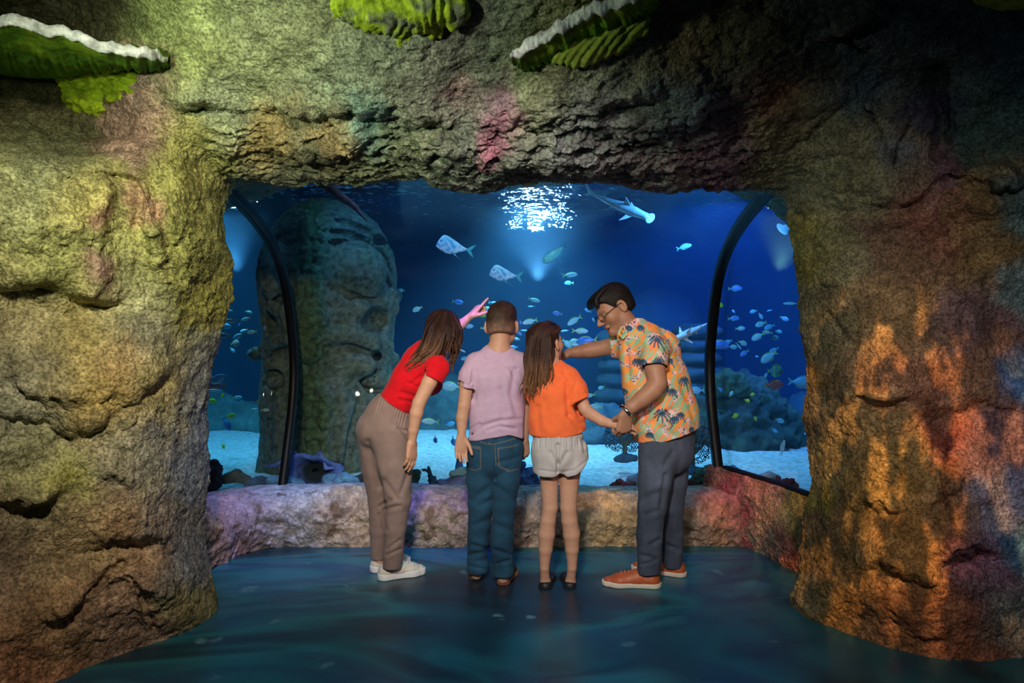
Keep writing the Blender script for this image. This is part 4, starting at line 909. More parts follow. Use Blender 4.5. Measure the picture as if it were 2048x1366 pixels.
# ---------------------------------------------------------------- the girl
def girl():
    root = person('person with long wavy brown hair in an orange top and pale grey shorts', FAM, 3.47, 1115)
    f = Field((.04, 3.2, .0), (.68, 3.80, 1.42), .0036); y = np.array([0, 1., 0])
    f.chain([jr(1117, 890, 3.46, .118), jr(1112, 840, 3.46, .10), jr(1104, 780, 3.46, .108), jr(1100, 742, 3.46, .07)], .04, (y, .66))
    f.chain([jr(1072, 752, 3.46, .036), jr(1102, 742, 3.46, .045), jr(1140, 754, 3.46, .038)], .03)
    f.chain([jr(1098, 738, 3.46, .043), jr(1096, 708, 3.47, .042)], .02)
    c = J(1093, 687, 3.49); fw, up = (.60, .74, .22), (-.12, -.12, 1)
    q, fr = head(f, c, fw, up, .90)
    f.chain([jr(1094, 900, 3.46, .078), jr(1098, 955, 3.46, .047), jr(1100, 1015, 3.46, .0385), jr(1096, 1040, 3.465, .0385), jr(1093, 1068, 3.475, .0425), jr(1091, 1098, 3.48, .035), jr(1089, 1135, 3.49, .0235), jr(1090, 1160, 3.515, .024)], .015)
    f.chain([jr(1142, 900, 3.46, .080), jr(1139, 955, 3.46, .050), jr(1137, 1015, 3.46, .041), jr(1139, 1040, 3.465, .0405), jr(1143, 1068, 3.475, .0425), jr(1144, 1098, 3.48, .034), jr(1144, 1135, 3.49, .0235), jr(1141, 1160, 3.515, .024)], .015)
    f.cone(J(1091, 1164, 3.52), J(1098, 1160, 3.62), .024, .016, .02); f.cone(J(1141, 1164, 3.52), J(1137, 1160, 3.62), .024, .016, .02)
    # right arm, reaching to the man's hand
    f.chain([jr(1140, 754, 3.45, .040), jr(1155, 782, 3.43, .036), jr(1170, 818, 3.41, .031), jr(1178, 826, 3.41, .031), jr(1204, 842, 3.40, .027), jr(1234, 851, 3.39, .0195)], .02)
    hand(f, J(1235, 851, 3.39), (1, -.02, .02), (-.05, .55, -.85), .80, (.75, 1.0, 1.1, 1.15), (.75, .0, .45), side=-1)
    # left arm, in front of her
    f.chain([jr(1074, 754, 3.47, .040), jr(1068, 790, 3.52, .033), jr(1072, 830, 3.58, .028), jr(1090, 850, 3.66, .018)], .02)
    hand(f, J(1091, 851, 3.67), (.5, .5, -.6), (0, -1, 0), .78, (.4, .4, .4, .4), side=1)
    V, Q = f.mesh(1)
    marks = [(q(.095, 0, -.067), .020*.9, (.50, .16, .13), .5), (q(.070, -.05, -.03), .03, (.60, .28, .2), .9)]
    for b in (-1, 1): marks += [(q(.085, .031*b, .0), .014*.9, (.6, .55, .5), .2), (q(.087, .031*b, .0), .007, (.03, .02, .015), .3), (q(.088, .031*b, .018), .016, (.06, .03, .02), .5, (fr[2], .3))]
    for k_, px_ in (): pass
    mk('body', V, Q, m_skin, root, col=blotch(V, SK1, marks))
    # top
    f = Field((.06, 3.24, .70), (.44, 3.72, 1.20), .0034)
    f.chain([jr(1116, 880, 3.45, .140), jr(1114, 840, 3.45, .134), jr(1108, 785, 3.45, .126), jr(1104, 752, 3.46, .088)], .05, (y, .70))
    f.chain([jr(1076, 754, 3.46, .043), jr(1104, 744, 3.46, .053), jr(1138, 755, 3.45, .045)], .03)
    f.sleeve([jr(1134, 758, 3.45, .056), jr(1148, 780, 3.43, .062), jr(1160, 812, 3.41, .064)], J(1158, 799, 3.42), unit((.42, -.05, -1)), .025, bore=.056)
    f.sleeve([jr(1078, 758, 3.46, .056), jr(1068, 785, 3.49, .056), jr(1064, 810, 3.5, .054)], J(1066, 796, 3.50), (-.15, .1, -1), .025, bore=.047)
    sl, X, Y, Z = f.blk(f.lo, f.lo+f.h*f.n)
    hem = np.interp(X*F/3.38+W/2, [1060, 1085, 1130, 1160, 1178], [873, 874, 874, 868, 860]); f.put(sl, ((CAMZ-(hem-H/2)/F*3.38)-Z+0*Y).astype(np.float32), .003, 'max')
    f.cone(J(1099, 742, 3.46), J(1098, 722, 3.46), .050, .056, .005, mode='sub')
    f.chain([(*(J(1099, 737, 3.46)+np.array([.055*math.cos(a), .05*math.sin(a), .004*math.sin(a)])), .006) for a in np.linspace(0, 6.283, 20)], .003)
    cloth('top', f, fabric('orange_cotton', (.86, .155, .045), bump=.001, bscale=500), root, wr=.0028, ws=8, seed=21, lines=[
        ([(1135, 765), (1135, 800), (1138, 830)], .009, .008), ([(1150, 770), (1140, 800)], .008, .006), ([(1150, 815), (1165, 845)], .01, .008), ([(1140, 830), (1160, 860)], .01, .006), ([(1152, 775), (1166, 793)], .007, .004), ([(1128, 745), (1142, 765)], .006, .003), ([(1090, 800), (1100, 850)], .012, .004), ([(1075, 815), (1078, 860)], .01, .004)])
    # shorts
    f = Field((.06, 3.26, .52), (.44, 3.70, .84), .0034)
    f.cone(J(1116, 872, 3.45), J(1117, 905, 3.45), .126, .136, .03, (y, .76))
    f.cone(J(1096, 900, 3.45), J(1097, 960, 3.45), .076, .080, .02, (y, 1.1)); f3 = f.like(); f3.cone(J(1145, 900, 3.45), J(1148, 960, 3.45), .076, .084, .02, (y, 1.1)); f.put(tuple(slice(0, n) for n in f.n), f3.d, .006)
    sl, X, Y, Z = f.blk(f.lo, f.lo+f.h*f.n)
    hem = np.interp(X*F/3.38+W/2, [1068, 1080, 1108, 1121, 1135, 1150, 1165, 1180], [948, 953, 953, 946, 953, 949, 938, 918]); f.put(sl, ((CAMZ-(hem-H/2)/F*3.38)-Z+0*Y).astype(np.float32), .003, 'max')
    f.cut(J(1116, 866, 3.45), (0, 0, 1), .003)
    for a, b in ((J(1098, 950, 3.46), J(1098, 968, 3.46)), (J(1141, 944, 3.46), J(1143, 968, 3.46))): f.cone(a, b, .062, .066, .004, mode='sub')
    ln = [([(1116, 890), (1116, 945)], .006, .010), ([(1100, 905), (1116, 930)], .008, .005), ([(1135, 905), (1120, 928)], .008, .005), ([(1078, 940), (1108, 944)], .004, .002), ([(1126, 944), (1150, 940), (1172, 922)], .004, .002), ([(1165, 880), (1170, 905)], .006, .004)]
    for k in range(10): ln.append(([(1068+k*11, 876), (1066+k*11.5, 896)], .0028, .0035))
    cloth('shorts', f, fabric('grey_linen', (.47, .43, .42), bump=.001), root, ln, wr=.0026, ws=9, seed=31)
    shoe(root, PZ(1089, 1178), PZ(1103, 1146), .215, .086, (.010, .010, .012), (.008, .008, .01), th=.010, low=True, top=.085, label='black ballet flat, toe turned slightly right')
    shoe(root, PZ(1141, 1178), PZ(1132, 1146), .215, .084, (.010, .010, .012), (.008, .008, .01), th=.010, low=True, top=.085, label='black ballet flat under the right leg')
    # hair
    f = Field((.02, 3.25, .85), (.34, 3.75, 1.42), .0032); s = .90
    hq = lambda a, b, h: c+fr[0]*a*s+fr[1]*b*s+fr[2]*h*s
    f.ell(hq(-.030, 0, .038), np.array((.104, .088, .092))*s, fr, .01); f.ell(hq(-.065, .01, -.02), np.array((.062, .078, .085))*s, fr, .02)
    f.ell(hq(-.02, -.092, -.012), np.array((.030, .022, .036))*s, fr, .004, 'sub')
    D0 = 3.37; J3 = lambda x, y_, D: np.array(P(x, y_, D)); sp = []
    for x0, x1, x2, x3 in ((1062, 1055, 1052, 1050), (1068, 1061, 1060, 1058), (1076, 1070, 1066, 1070), (1083, 1080, 1077, 1084), (1090, 1090, 1086, 1082), (1096, 1097, 1092, 1084)):
        sp.append(([J3(x0, 676, D0+.02), J3(x1, 715, D0), J3((x1+x2)/2, 745, D0), J3(x2, 775, D0+.01), J3(x3, 812-abs(x3-1066)*.5, D0+.02)], .0052, .009, .016, 16))
    sp.append(([J3(1100, 668, 3.40), J3(1106, 700, 3.42), J3(1104, 722, 3.41), J3(1096, 750, 3.38), J3(1090, 780, 3.37)], .006, .006, .006, 7))
    sp.append(([J3(1103, 720, 3.40), J3(1106, 745, 3.36), J3(1104, 765, 3.33), J3(1117, 780, 3.32)], .0022, .002, .003, 4))
    # the twisted half-up section
    sp.append(([hq(.06, -.05, .085), hq(.02, -.085, .07), hq(-.05, -.070, .055), hq(-.10, -.03, .045), hq(-.118, .0, .03)], .007, .005, .002, 6))
    sp.append(([hq(.07, -.02, .095), hq(.0, -.03, .118), hq(-.07, -.02, .095), hq(-.115, .0, .045)], .008, .008, .002, 9))
    sp.append(([hq(.05, .05, .09), hq(-.01, .08, .08), hq(-.07, .06, .06), hq(-.11, .01, .04)], .009, .008, .003, 7))
    cl = locks(f, sp, RNG, k=.002); V, Q = f.mesh(0)
    mk('hair', V, Q, m_hair, root, col=hair_color(V, cl, (.030, .012, .008), (.17, .075, .032), RNG, CAMZ-.04, CAMZ-.24))
    return root
girl()

# ---------------------------------------------------------------- the man
def man():
    root = person('person in an orange Hawaiian shirt and dark jeans with glasses, bending left towards the girl', FAM, 3.55, 1310)
    f = Field((.16, 3.15, .0), (1.02, 4.0, 1.62), .0038); y = np.array([0, 1., 0])
    f.chain([jr(1336, 880, 3.55, .115), jr(1322, 820, 3.55, .12), jr(1306, 760, 3.54, .13), jr(1290, 705, 3.54, .12), jr(1278, 680, 3.55, .08)], .05, (y, .8))
    f.chain([jr(1306, 696, 3.44, .06), jr(1280, 682, 3.54, .07), jr(1256, 686, 3.66, .055)], .04)
    f.chain([jr(1268, 672, 3.58, .062), jr(1246, 636, 3.61, .054)], .03)
    fw, up = (-.80, -.26, -.50), (-.44, .0, .9); c = J(1228, 617, 3.62)
    q, fr = head(f, c, fw, up, 1.03, open_=.010, nose=1.05, jaw=1.1)
    for Lg in MANLEGS: f.chain([jr(p_[0], p_[1], p_[2], p_[3]-.018) for p_ in Lg], .02)
    # near arm: down to the girl's hand
    f.chain([jr(1308, 698, 3.42, .058), jr(1310, 740, 3.37, .050), jr(1315, 766, 3.35, .047), jr(1306, 780, 3.345, .047), jr(1286, 797, 3.34, .042), jr(1264, 814, 3.34, .031), jr(1253, 824, 3.345, .0265)], .02)
    hand(f, J(1252, 826, 3.345), (-.12, .05, -1), (-.35, .92, 0), 1.02, (.95, 1.05, 1.1, 1.1), (.45, .25, .85), side=-1, fat=1.05)
    # far arm reaching left
    f.chain([jr(1258, 690, 3.66, .055), jr(1222, 693, 3.74, .047), jr(1192, 699, 3.76, .043), jr(1176, 701, 3.76, .042), jr(1156, 704, 3.75, .034), jr(1138, 706, 3.74, .0265)], .02)
    hand(f, J(1137, 706, 3.74), (-.90, -.05, -.42), (.25, .3, -.9), 1.0, (.35, .4, .45, .5), (.8, .3, .35), side=-1)
    V, Q = f.mesh(1)
    marks = [(q(.097, 0, -.064), .024, (.30, .10, .08), .5, (fr[2], .6)), (q(.092, 0, -.086), .020, (.34, .11, .09), .5, (fr[2], .6)), (q(.094, 0, -.0745), .017, (.02, .006, .006), .3, (fr[2], .35)), (q(.092, 0, -.0705), .014, (.6, .56, .5), .2, (fr[2], .18)),
             (q(.03, .05, -.075), .06, (.26, .125, .08), .9), (q(.06, 0, -.105), .04, (.27, .13, .085), .9)]
    for b in (-1, 1):
        marks += [(q(.086, .031*b, .001), .0125*1.08, (.55, .5, .47), .25, (fr[2], .55)), (q(.0885, .031*b, .001), .0068, (.018, .010, .007), .2)]
        for t in np.linspace(0, 1, 5): marks.append((q(.097-.016*t, (.014+.034*t)*b, .020+.006*math.sin(t*3.1)), .0085-.003*t, (.015, .008, .006), .35, (fr[2], .55)))
        marks.append((q(.091, .031*b, .0085), .015, (.03, .015, .010), .4, (fr[2], .16)))
    mk('body', V, Q, m_skin, root, col=blotch(V, SK3, marks))
    # shirt
    f = Field((.50, 3.20, .62), (1.00, 3.95, 1.38), .0030)
    f.chain([jr(1334, 885, 3.55, .176), jr(1326, 830, 3.55, .176), jr(1311, 768, 3.54, .166), jr(1296, 710, 3.54, .146), jr(1284, 684, 3.55, .105)], .06, (y, .80))
    f.ell(J(1322, 690, 3.55), (.085, .11, .07), None, .05)
    f.chain([jr(1303, 696, 3.45, .072), jr(1280, 682, 3.54, .078), jr(1258, 688, 3.65, .064)], .04)
    n = unit(J(1311, 750, 3.36)-J(1308, 705, 3.41)+np.array([-.004, 0, .012]))
    f.sleeve([jr(1308, 696, 3.43, .074), jr(1309, 722, 3.38, .069), jr(1311, 758, 3.355, .067)], J(1309, 736, 3.365), n, .03, bore=.060)
    f.sleeve([jr(1256, 690, 3.66, .063), jr(1236, 693, 3.71, .060), jr(1200, 694, 3.76, .057)], J(1221, 693, 3.73), (-1, .15, -.1), .03, bore=.051)
    sl, X, Y, Z = f.blk(f.lo, f.lo+f.h*f.n)
    hem = np.interp(X*F/3.42+W/2, [1262, 1270, 1284, 1310, 1350, 1385, 1402], [876, 884, 889, 887, 878, 867, 860]); f.put(sl, ((CAMZ-(hem-H/2)/F*3.42)-Z+0*Y).astype(np.float32), .003, 'max')
    f.cone(J(1266, 668, 3.58), J(1246, 640, 3.62), .066, .072, .004, mode='sub')
    # open front: a slit in the placket below the chest
    f.chain([jr(1238, 752, 3.45, .004), jr(1246, 775, 3.43, .016), jr(1256, 800, 3.42, .020), jr(1262, 830, 3.42, .006)], .006, mode='sub')
    # collar
    cc = J(1262, 658, 3.585); ca = unit(J(1244, 634, 3.61)-J(1268, 672, 3.58)); cx = unit(np.cross(ca, y)); cy = np.cross(ca, cx); ring = []
    for a in np.linspace(0, 6.283, 30): ring.append(cc+cx*.072*math.cos(a)+cy*.066*math.sin(a))
    for p in ring: f.cone(p+ca*.020, p-ca*.020+unit(p-cc)*.016, .004, .0045, .004)
    f.chain([jr(1243, 655, 3.53, .006), jr(1238, 668, 3.50, .006), jr(1246, 676, 3.47, .006), jr(1256, 664, 3.49, .006)], .006)
    palms = [(1310, 681, 15, (1327, 708)), (1308, 722, 12, (1306, 732)), (1372, 690, 8, (1376, 705)), (1276, 724, 10, (1284, 738)), (1370, 762, 11, (1380, 785)), (1326, 775, 10, (1316, 790)), (1343, 783, 9, (1352, 795)), (1323, 828, 16, (1344, 852)), (1347, 838, 9, (1338, 858)),
             (1250, 785, 9, (1248, 800)), (1226, 700, 9, (1238, 700)), (1385, 860, 6, (1390, 866)), (1263, 655, 6, (1258, 665)), (1340, 722, 7, (1350, 735)), (1300, 870, 7, (1310, 880)), (1285, 655, 7, (1290, 665)), (1360, 830, 8, (1370, 845))]
    def hawaii(V, N):
        u = W/2+V[:, 0]/3.42*F; v = H/2-(V[:, 2]-CAMZ)/3.42*F; C = np.tile(np.array((.90, .34, .075)), (len(V), 1))
        n1 = noise(np.stack([u/9+.4*v/9, v/26-.3*u/26, V[:, 1]*9], 1)); pk = sstep(noise(np.stack([u/30, v/30, V[:, 1]*8], 1), 1, 50), .05, .3)[:, None]*.8
        C = C*(1-pk)+np.array((.90, .26, .12))*pk
        st = np.sin((u*.55+v*.35)*1.05+3*noise(np.stack([u/20, v/20, V[:, 1]*8], 1), 1, 9))
        reg = sstep(noise(np.stack([u/26, v/26, V[:, 1]*6], 1), 1, 17), -.06, .08)
        g = np.clip(sstep(st, .05, .4)*reg+sstep(n1, .20, .30)*.9, 0, 1)[:, None]; C = C*(1-g)+np.array((.28, .52, .33))*g
        fl_ = sstep(noise(np.stack([u/17, v/17, V[:, 1]*7], 1), 1, 81), .14, .24)
        pet = sstep(np.sin(6*noise(np.stack([u/10, v/10, V[:, 1]*7], 1), 1, 3)*3), -.5, .0); w = (fl_*pet)[:, None]; C = C*(1-w)+np.array((.72, .60, .68))*w
        dk = (fl_*sstep(noise(np.stack([u/4, v/4, V[:, 1]*30], 1), 1, 5), .25, .4))[:, None]; C = C*(1-dk)+np.array((.06, .10, .26))*dk
        for px, py, r, tr_ in palms:
            m = (np.abs(u-px) < r*2.2) & (np.abs(v-py) < r*2.6)
            if not m.any(): continue
            U, Vv = u[m], v[m]; d = segdist(U, Vv, [(px, py), ((px+tr_[0])/2+1.5, (py+tr_[1])/2), tr_])
            a_ = np.full(len(U), 99.)
            for k in range(10):
                an = k/10*6.283+.3; ex, ey = px+math.cos(an)*r*.6, py+math.sin(an)*r*.5-r*.18; fx, fy = px+math.cos(an)*r, py+math.sin(an)*r*.75+r*.22
                a_ = np.minimum(a_, segdist(U, Vv, [(px, py), (ex, ey), (fx, fy)])-.5*np.sin(np.hypot(U-px, Vv-py)*1.6))
            w = np.maximum(1-sstep(d, .6, 1.4), 1-sstep(a_, .9, 1.9))[:, None]; C[m] = C[m]*(1-w)+np.array((.020, .085, .17))*w
        return np.clip(C, .01, .95)
    cloth('hawaiian_shirt', f, material('printed_rayon', rough=.7, attr=True, bump=.0006, bump_scale=600, spec=.25, sheen=.03), root, wr=.003, ws=7, seed=41, col=hawaii, lines=[
        ([(1284, 690), (1272, 730), (1282, 745)], .009, .006), ([(1332, 700), (1345, 740)], .01, .006), ([(1330, 795), (1290, 835)], .012, .008), ([(1345, 820), (1290, 850)], .012, .008), ([(1360, 760), (1375, 800)], .01, .005),
        ([(1320, 655), (1345, 690)], .009, .005), ([(1253, 690), (1258, 760)], .008, .005), ([(1310, 850), (1345, 870)], .012, .005), ([(1275, 800), (1262, 850)], .009, .006), ([(1380, 815), (1392, 850)], .008, .004)])
    # jeans
    f = Field((.58, 3.28, .04), (.96, 3.88, .86), .0036)
    f.cone(J(1338, 862, 3.57), J(1334, 900, 3.56), .138, .138, .03, (y, .9))
    f.chain([jr(1316, 900, 3.50, .098), jr(1309, 960, 3.49, .082), jr(1303, 1015, 3.49, .067), jr(1299, 1070, 3.50, .062), jr(1297, 1142, 3.51, .060)], .03)
    f4 = f.like(); f4.chain([jr(1346, 900, 3.60, .090), jr(1346, 960, 3.62, .072), jr(1345, 1015, 3.64, .058), jr(1345, 1070, 3.66, .053), jr(1345, 1128, 3.68, .053)], .03); f.put(tuple(slice(0, n_) for n_ in f.n), f4.d, .008)
    f.cut(J(1300, 1148, 3.51), (0, -.15, -1), .004)
    jl = [([(1300, 1090), (1318, 1080)], .008, .006), ([(1282, 1110), (1312, 1118)], .008, .006), ([(1285, 1128), (1310, 1122)], .006, .005), ([(1330, 950), (1322, 1010)], .008, .006), ([(1285, 1000), (1318, 985)], .012, .006), ([(1290, 1030), (1320, 1020)], .01, .005), ([(1333, 1090), (1358, 1100)], .008, .006), ([(1345, 905), (1330, 930)], .01, .006), ([(1300, 920), (1315, 960)], .012, .005)]
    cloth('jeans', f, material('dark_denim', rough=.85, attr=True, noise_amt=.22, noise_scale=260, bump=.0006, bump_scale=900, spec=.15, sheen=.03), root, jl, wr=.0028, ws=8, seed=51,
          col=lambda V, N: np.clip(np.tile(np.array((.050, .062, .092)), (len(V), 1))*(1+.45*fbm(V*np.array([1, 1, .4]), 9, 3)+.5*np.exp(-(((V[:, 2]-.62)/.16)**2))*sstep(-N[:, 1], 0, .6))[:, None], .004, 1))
    shoe(root, PZ(1321, 1174), PZ(1206, 1169), .298, .102, (.42, .085, .022), (.66, .56, .46), th=.026, laces=(.50, .16, .05), top=.088, label='tan brown leather sneaker with a cream sole, toe to the left')
    shoe(root, PZ(1372, 1153), PZ(1280, 1140), .298, .102, (.42, .085, .022), (.66, .56, .46), th=.026, laces=(.50, .16, .05), top=.088, label='tan brown leather sneaker, heel showing behind the other leg')
    # wrist watch
    w0 = J(1253.5, 822, 3.345); wa = unit(J(1253, 824, 3.345)-J(1286, 797, 3.34)); wx_ = unit(np.cross(wa, (0, 1, 0))); wy_ = np.cross(wa, wx_)
    n1, n2 = 40, 6; G = np.zeros((n1, n2, 3))
    for i, a in enumerate(np.linspace(0, 2*math.pi, n1, endpoint=False)):
        rr = .0305*(1+.03*math.sin(a*20)); ct = w0+wx_*rr*math.cos(a)+wy_*rr*math.sin(a); ou = unit(ct-w0)
        for j, (p_, q_) in enumerate([(-.009, -.002), (-.008, .002), (.008, .002), (.009, -.002), (.007, -.004), (-.007, -.004)]): G[i, j] = ct+wa*p_+ou*q_
    vv = G.reshape(-1, 3); qs = gridquads(n1, n2, True); ls = [( (n1-1)*n2+j, (n1-1)*n2+(j+1) % n2, (j+1) % n2, j) for j in range(n2)]
    wt = mk('wrist_watch', vv, np.vstack([qs, np.array(ls)]), material('steel', (.55, .53, .50), rough=.25, metal=1), root); wt['label'] = 'silver metal wrist watch'
    a = math.pi*1.08; ct = w0+wx_*.034*math.cos(a)+wy_*.034*math.sin(a); ou = unit(ct-w0); dsk = []
    e1 = wa; e2 = np.cross(ou, wa)
    for h_ in (-.004, .004):
        for t in np.linspace(0, 2*math.pi, 20, endpoint=False): dsk.append(ct+ou*h_+(e1*math.cos(t)+e2*math.sin(t))*.017)
    fc = [tuple(range(19, -1, -1)), tuple(range(20, 40))]+[(k, (k+1) % 20, 20+(k+1) % 20, 20+k) for k in range(20)]
    mk('watch_case', dsk, fc, material('watch_case', (.12, .10, .09), rough=.2, metal=1), wt, smooth=False)
    # glasses
    fg = Field(c-.16, c+.16, .0018)
    for b in (-1, 1):
        cg = q(.104-.004, .033*b, -.006); e1 = unit(fr[1]*b-fr[0]*.18); e2 = fr[2]
        fg.chain([(*(cg+e1*.0255*math.cos(t)+e2*.021*math.sin(t)), .0019) for t in np.linspace(0, 6.283, 26)], .0005)
        fg.chain([(*(cg+e1*.026+e2*.006), .0020), (*q(.06, .078*b, .006), .0019), (*q(-.006, .086*b, .012), .0019), (*q(-.022, .084*b, -.004), .0019)], .0005)
    fg.chain([(*q(.105, -.009, .0), .0012), (*q(.110, 0, .003), .0012), (*q(.105, .009, .0), .0012)], .0005)
    Vg, Qg = fg.mesh(0); eg = mk('eyeglasses', Vg, Qg, material('wire_frame', (.05, .03, .02), rough=.35, metal=1), root); eg['label'] = 'thin round wire-frame eyeglasses'
    # hair
    s = 1.02; f = Field(c-.17, c+.19, .0030); hq = lambda a, b, h: c+fr[0]*a*s+fr[1]*b*s+fr[2]*h*s
    f.ell(hq(-.020, 0, .040), np.array((.104, .083, .092))*s, fr); f.ell(hq(.030, 0, .072), np.array((.078, .068, .044))*s, fr, .02); f.ell(hq(-.06, 0, -.012), np.array((.055, .072, .058))*s, fr, .02)
    f.ell(hq(.088, 0, -.012), np.array((.070, .11, .088))*s, fr, .008, 'sub'); f.ell(hq(.050, .0, -.05), np.array((.075, .12, .060))*s, fr, .008, 'sub')
    for b in (-1, 1): f.ell(hq(-.006, .084*b, -.008), np.array((.025, .022, .036))*s, fr, .004, 'sub')
    f.cut(hq(-.05, 0, -.060), unit(-fr[2]-fr[0]*.2), .008)
    sp = []
    for b in np.linspace(-.055, .055, 9): sp.append(([hq(.094, b, .066), hq(.080, b, .092), hq(.025, b*1.05, .112), hq(-.05, b, .112)], .0070, .003, .002, 3))
    cl = locks(f, sp, RNG, k=.008); V, Q = f.mesh(0); V = V+vnormals(V, Q)*(.0014*noise(V, 130))[:, None]
    mk('hair', V, Q, m_hair, root, col=hair_color(V, cl[::2], (.0045, .0032, .003), (.006, .004, .003), RNG, 9, 8))
    return root
man()
# ================================================================== SHELF CORALS ON THE ROCK
def lump(name, chains, col, parent=None, h=.006, amp=.006, fs=18, rough=.85, k=.03, ridge=None, seed=0, cuts=(), tex=None, mat=None):
    """rock or coral body: chains of (x, y, z, r)."""
    A = np.array([p for c_ in chains for p in c_]); m = A[:, 3].max()+.03
    f = Field((A[:, :3]-A[:, 3:]).min(0)-.03, (A[:, :3]+A[:, 3:]).max(0)+.03, h)
    for c_ in chains:
        if len(c_) == 1: f.ell(c_[0][:3], (c_[0][3],)*3, None, k)
        else: f.chain(c_, k)
    for p, n in cuts: f.cut(p, n)
    V, Q = f.mesh(1); N = vnormals(V, Q)
    d = amp*(fbm(V, fs, 4, .6, seed)+.6*ridged(V, fs*.5, 2, .5, seed))
    if ridge is not None: d = d+ridge(V)
    V = V+N*d[:, None]
    C = np.clip(np.array(col)*(1+.5*fbm(V, fs*.7, 3, .6, seed+4))[:, None], .005, .95) if tex is None else tex(V, N)
    o = mk(name, V, Q, mat or m_coral, parent, col=C); return o
m_coral = material('coral', rough=.85, attr=True, noise_amt=.25, noise_scale=70, bump=.004, bump_scale=130, spec=.2)
def plate_coral(label, edge, attach, thick, cu, seed):
    """edge/attach: rows (px, py, D) of the free rim and of the line where the plate grows out of the rock."""
    nu, nv = 240, 60
    E_ = spline([P(*e) for e in edge], nu); A_ = spline([P(*e) for e in attach], nu)
    u = np.linspace(0, 1, nu); wob = np.stack([u*9, 0*u+seed, 0*u], 1); E_ = E_+np.stack([0*u, .018*noise(wob)+.004*noise(wob*4), .014*noise(wob*2, 1, 5)+.003*noise(wob*6)], 1)
    endt = np.clip(np.minimum(u, 1-u)*9, .12, 1)**.5
    v = np.linspace(0, 1, nv)
    low = E_[:, None]*(1-v)[None, :, None]+A_[:, None]*v[None, :, None]
    low[..., 2] -= (thick*endt)[:, None]*(1-.2*v)[None]+(.03*np.sin(v*math.pi))[None]*endt[:, None]
    low[..., 2] += .006*np.sin(u*150+5*noise(wob*2))[:, None]*np.sin(np.clip(v*1.2-.2, 0, 1)*math.pi)[None]
    low[..., 2] += .012*noise(np.stack([np.repeat(u, nv)*14, np.tile(v, nu)*5, 0*np.tile(v, nu)+seed], 1)).reshape(nu, nv)*np.sin(v*math.pi)[None]
    up_ = E_[:, None]*(1-v)[None, :, None]+(A_+np.array([0, .05, .05]))[:, None]*v[None, :, None]; up_[..., 2] += .01*np.sin(v*9)[None]
    G = np.concatenate([up_[:, ::-1], low], 1); n = G.shape[1]
    vv = G.reshape(-1, 3); vv = vv+.004*np.stack([noise(vv, 30), noise(vv, 30, 3), noise(vv, 30, 7)], 1)
    g = np.tile(np.concatenate([v[::-1], v]), nu)
    t = sstep(g+.35*noise(vv, 9), .02, .3)[:, None]; C = np.array(cu[0])*(1-t)+np.array(cu[1])*t
    C = np.clip(C*(1+.45*fbm(vv, 12, 3))[:, None], .005, .9)
    root = mk('plate_coral', vv, gridquads(nu, n), m_coral, col=C)
    # pale growing rim
    m = 14; a = np.linspace(-.2, math.pi+.2, m); bulge = np.array([(-.012-.006*math.sin(t_), 0) for t_ in a])
    R = np.zeros((nu, m, 3)); fw = unit((E_-A_).mean(0)*np.array([1, 1, 0]))
    for j, t_ in enumerate(a):
        R[:, j] = E_+fw*(.014*math.sin(t_))+np.array([0, 0, 1.])*((.5-.5*math.cos(t_))*-1)*(thick*endt)[:, None]*1.35+np.array([0, 0, .004])
    rv = R.reshape(-1, 3); nn = fbm(rv, 26, 3, .6, seed); rv = rv+fw*(.003*nn)[:, None]+np.array([0, 0, .004])*noise(rv, 22)[:, None]
    c2 = np.clip(np.array((.62, .64, .66))*(1+.5*fbm(rv, 30, 3, .6, seed+2))[:, None], .05, .9)
    rim_ = mk('rim', rv, gridquads(nu, m), m_coral, root, col=c2); rim_['label'] = 'whitish grey rim'
    tag(root, label, 'coral'); return root
def RP(px, py, r, out=.4): return (*P(px, py, rockD(px, max(py, -60))-r*out), r)
p1_ = plate_coral('wide green plate coral with a white rim on the rock at top left',
    [(-90, 60, 2.30), (-20, 38, 2.32), (30, 30, 2.32), (80, 48, 2.34), (150, 60, 2.36), (200, 84, 2.38), (260, 92, 2.42), (300, 98, 2.46), (336, 118, 2.56)],
    [(-90, 120, 2.85), (20, 140, 2.9), (110, 146, 2.92), (190, 136, 2.9), (250, 126, 2.84), (300, 122, 2.8), (346, 122, 2.72)], .030, ((.20, .32, .02), (.09, .22, .015)), 1)
g_ = lump('encrusting_growth', [[RP(140, 150, .06), RP(190, 160, .075), RP(240, 150, .055)], [RP(160, 190, .055), RP(205, 205, .045)], [RP(235, 190, .045), RP(275, 165, .04)], [RP(150, 205, .035), RP(215, 215, .03)], [RP(125, 140, .04), RP(268, 140, .035)], [RP(180, 128, .05), RP(240, 128, .05)]],
    (.34, .46, .02), p1_, amp=.010, ridge=lambda V: .006*np.sin(V[:, 2]*210+9*noise(V, 7)), seed=3); g_['label'] = 'bright yellow-green growth below the plate'
lump_c = lump('encrusting_coral', [[RP(690, 0, .05), RP(720, 12, .05), RP(760, 20, .06), RP(800, 10, .06), RP(850, 8, .07), RP(900, 10, .055)], [RP(735, 35, .035), RP(750, 52, .022)], [RP(795, 40, .045), RP(806, 72, .026)], [RP(850, 35, .05), RP(872, 58, .028)], [RP(905, 25, .04)], [RP(700, 18, .03)]], (.40, .50, .03), amp=.010, ridge=lambda V: .006*np.sin(V[:, 0]*200+9*noise(V, 8)), seed=6,
    tex=lambda V, N: np.clip((lambda t: np.array((.16, .17, .12))*(1-t)+np.array((.34, .44, .03))*t)(sstep(fbm(V, 9, 3, .6, 4), -.55, .0)[:, None])*(1+.6*fbm(V, 24, 3, .6, 9))[:, None], .01, .8))
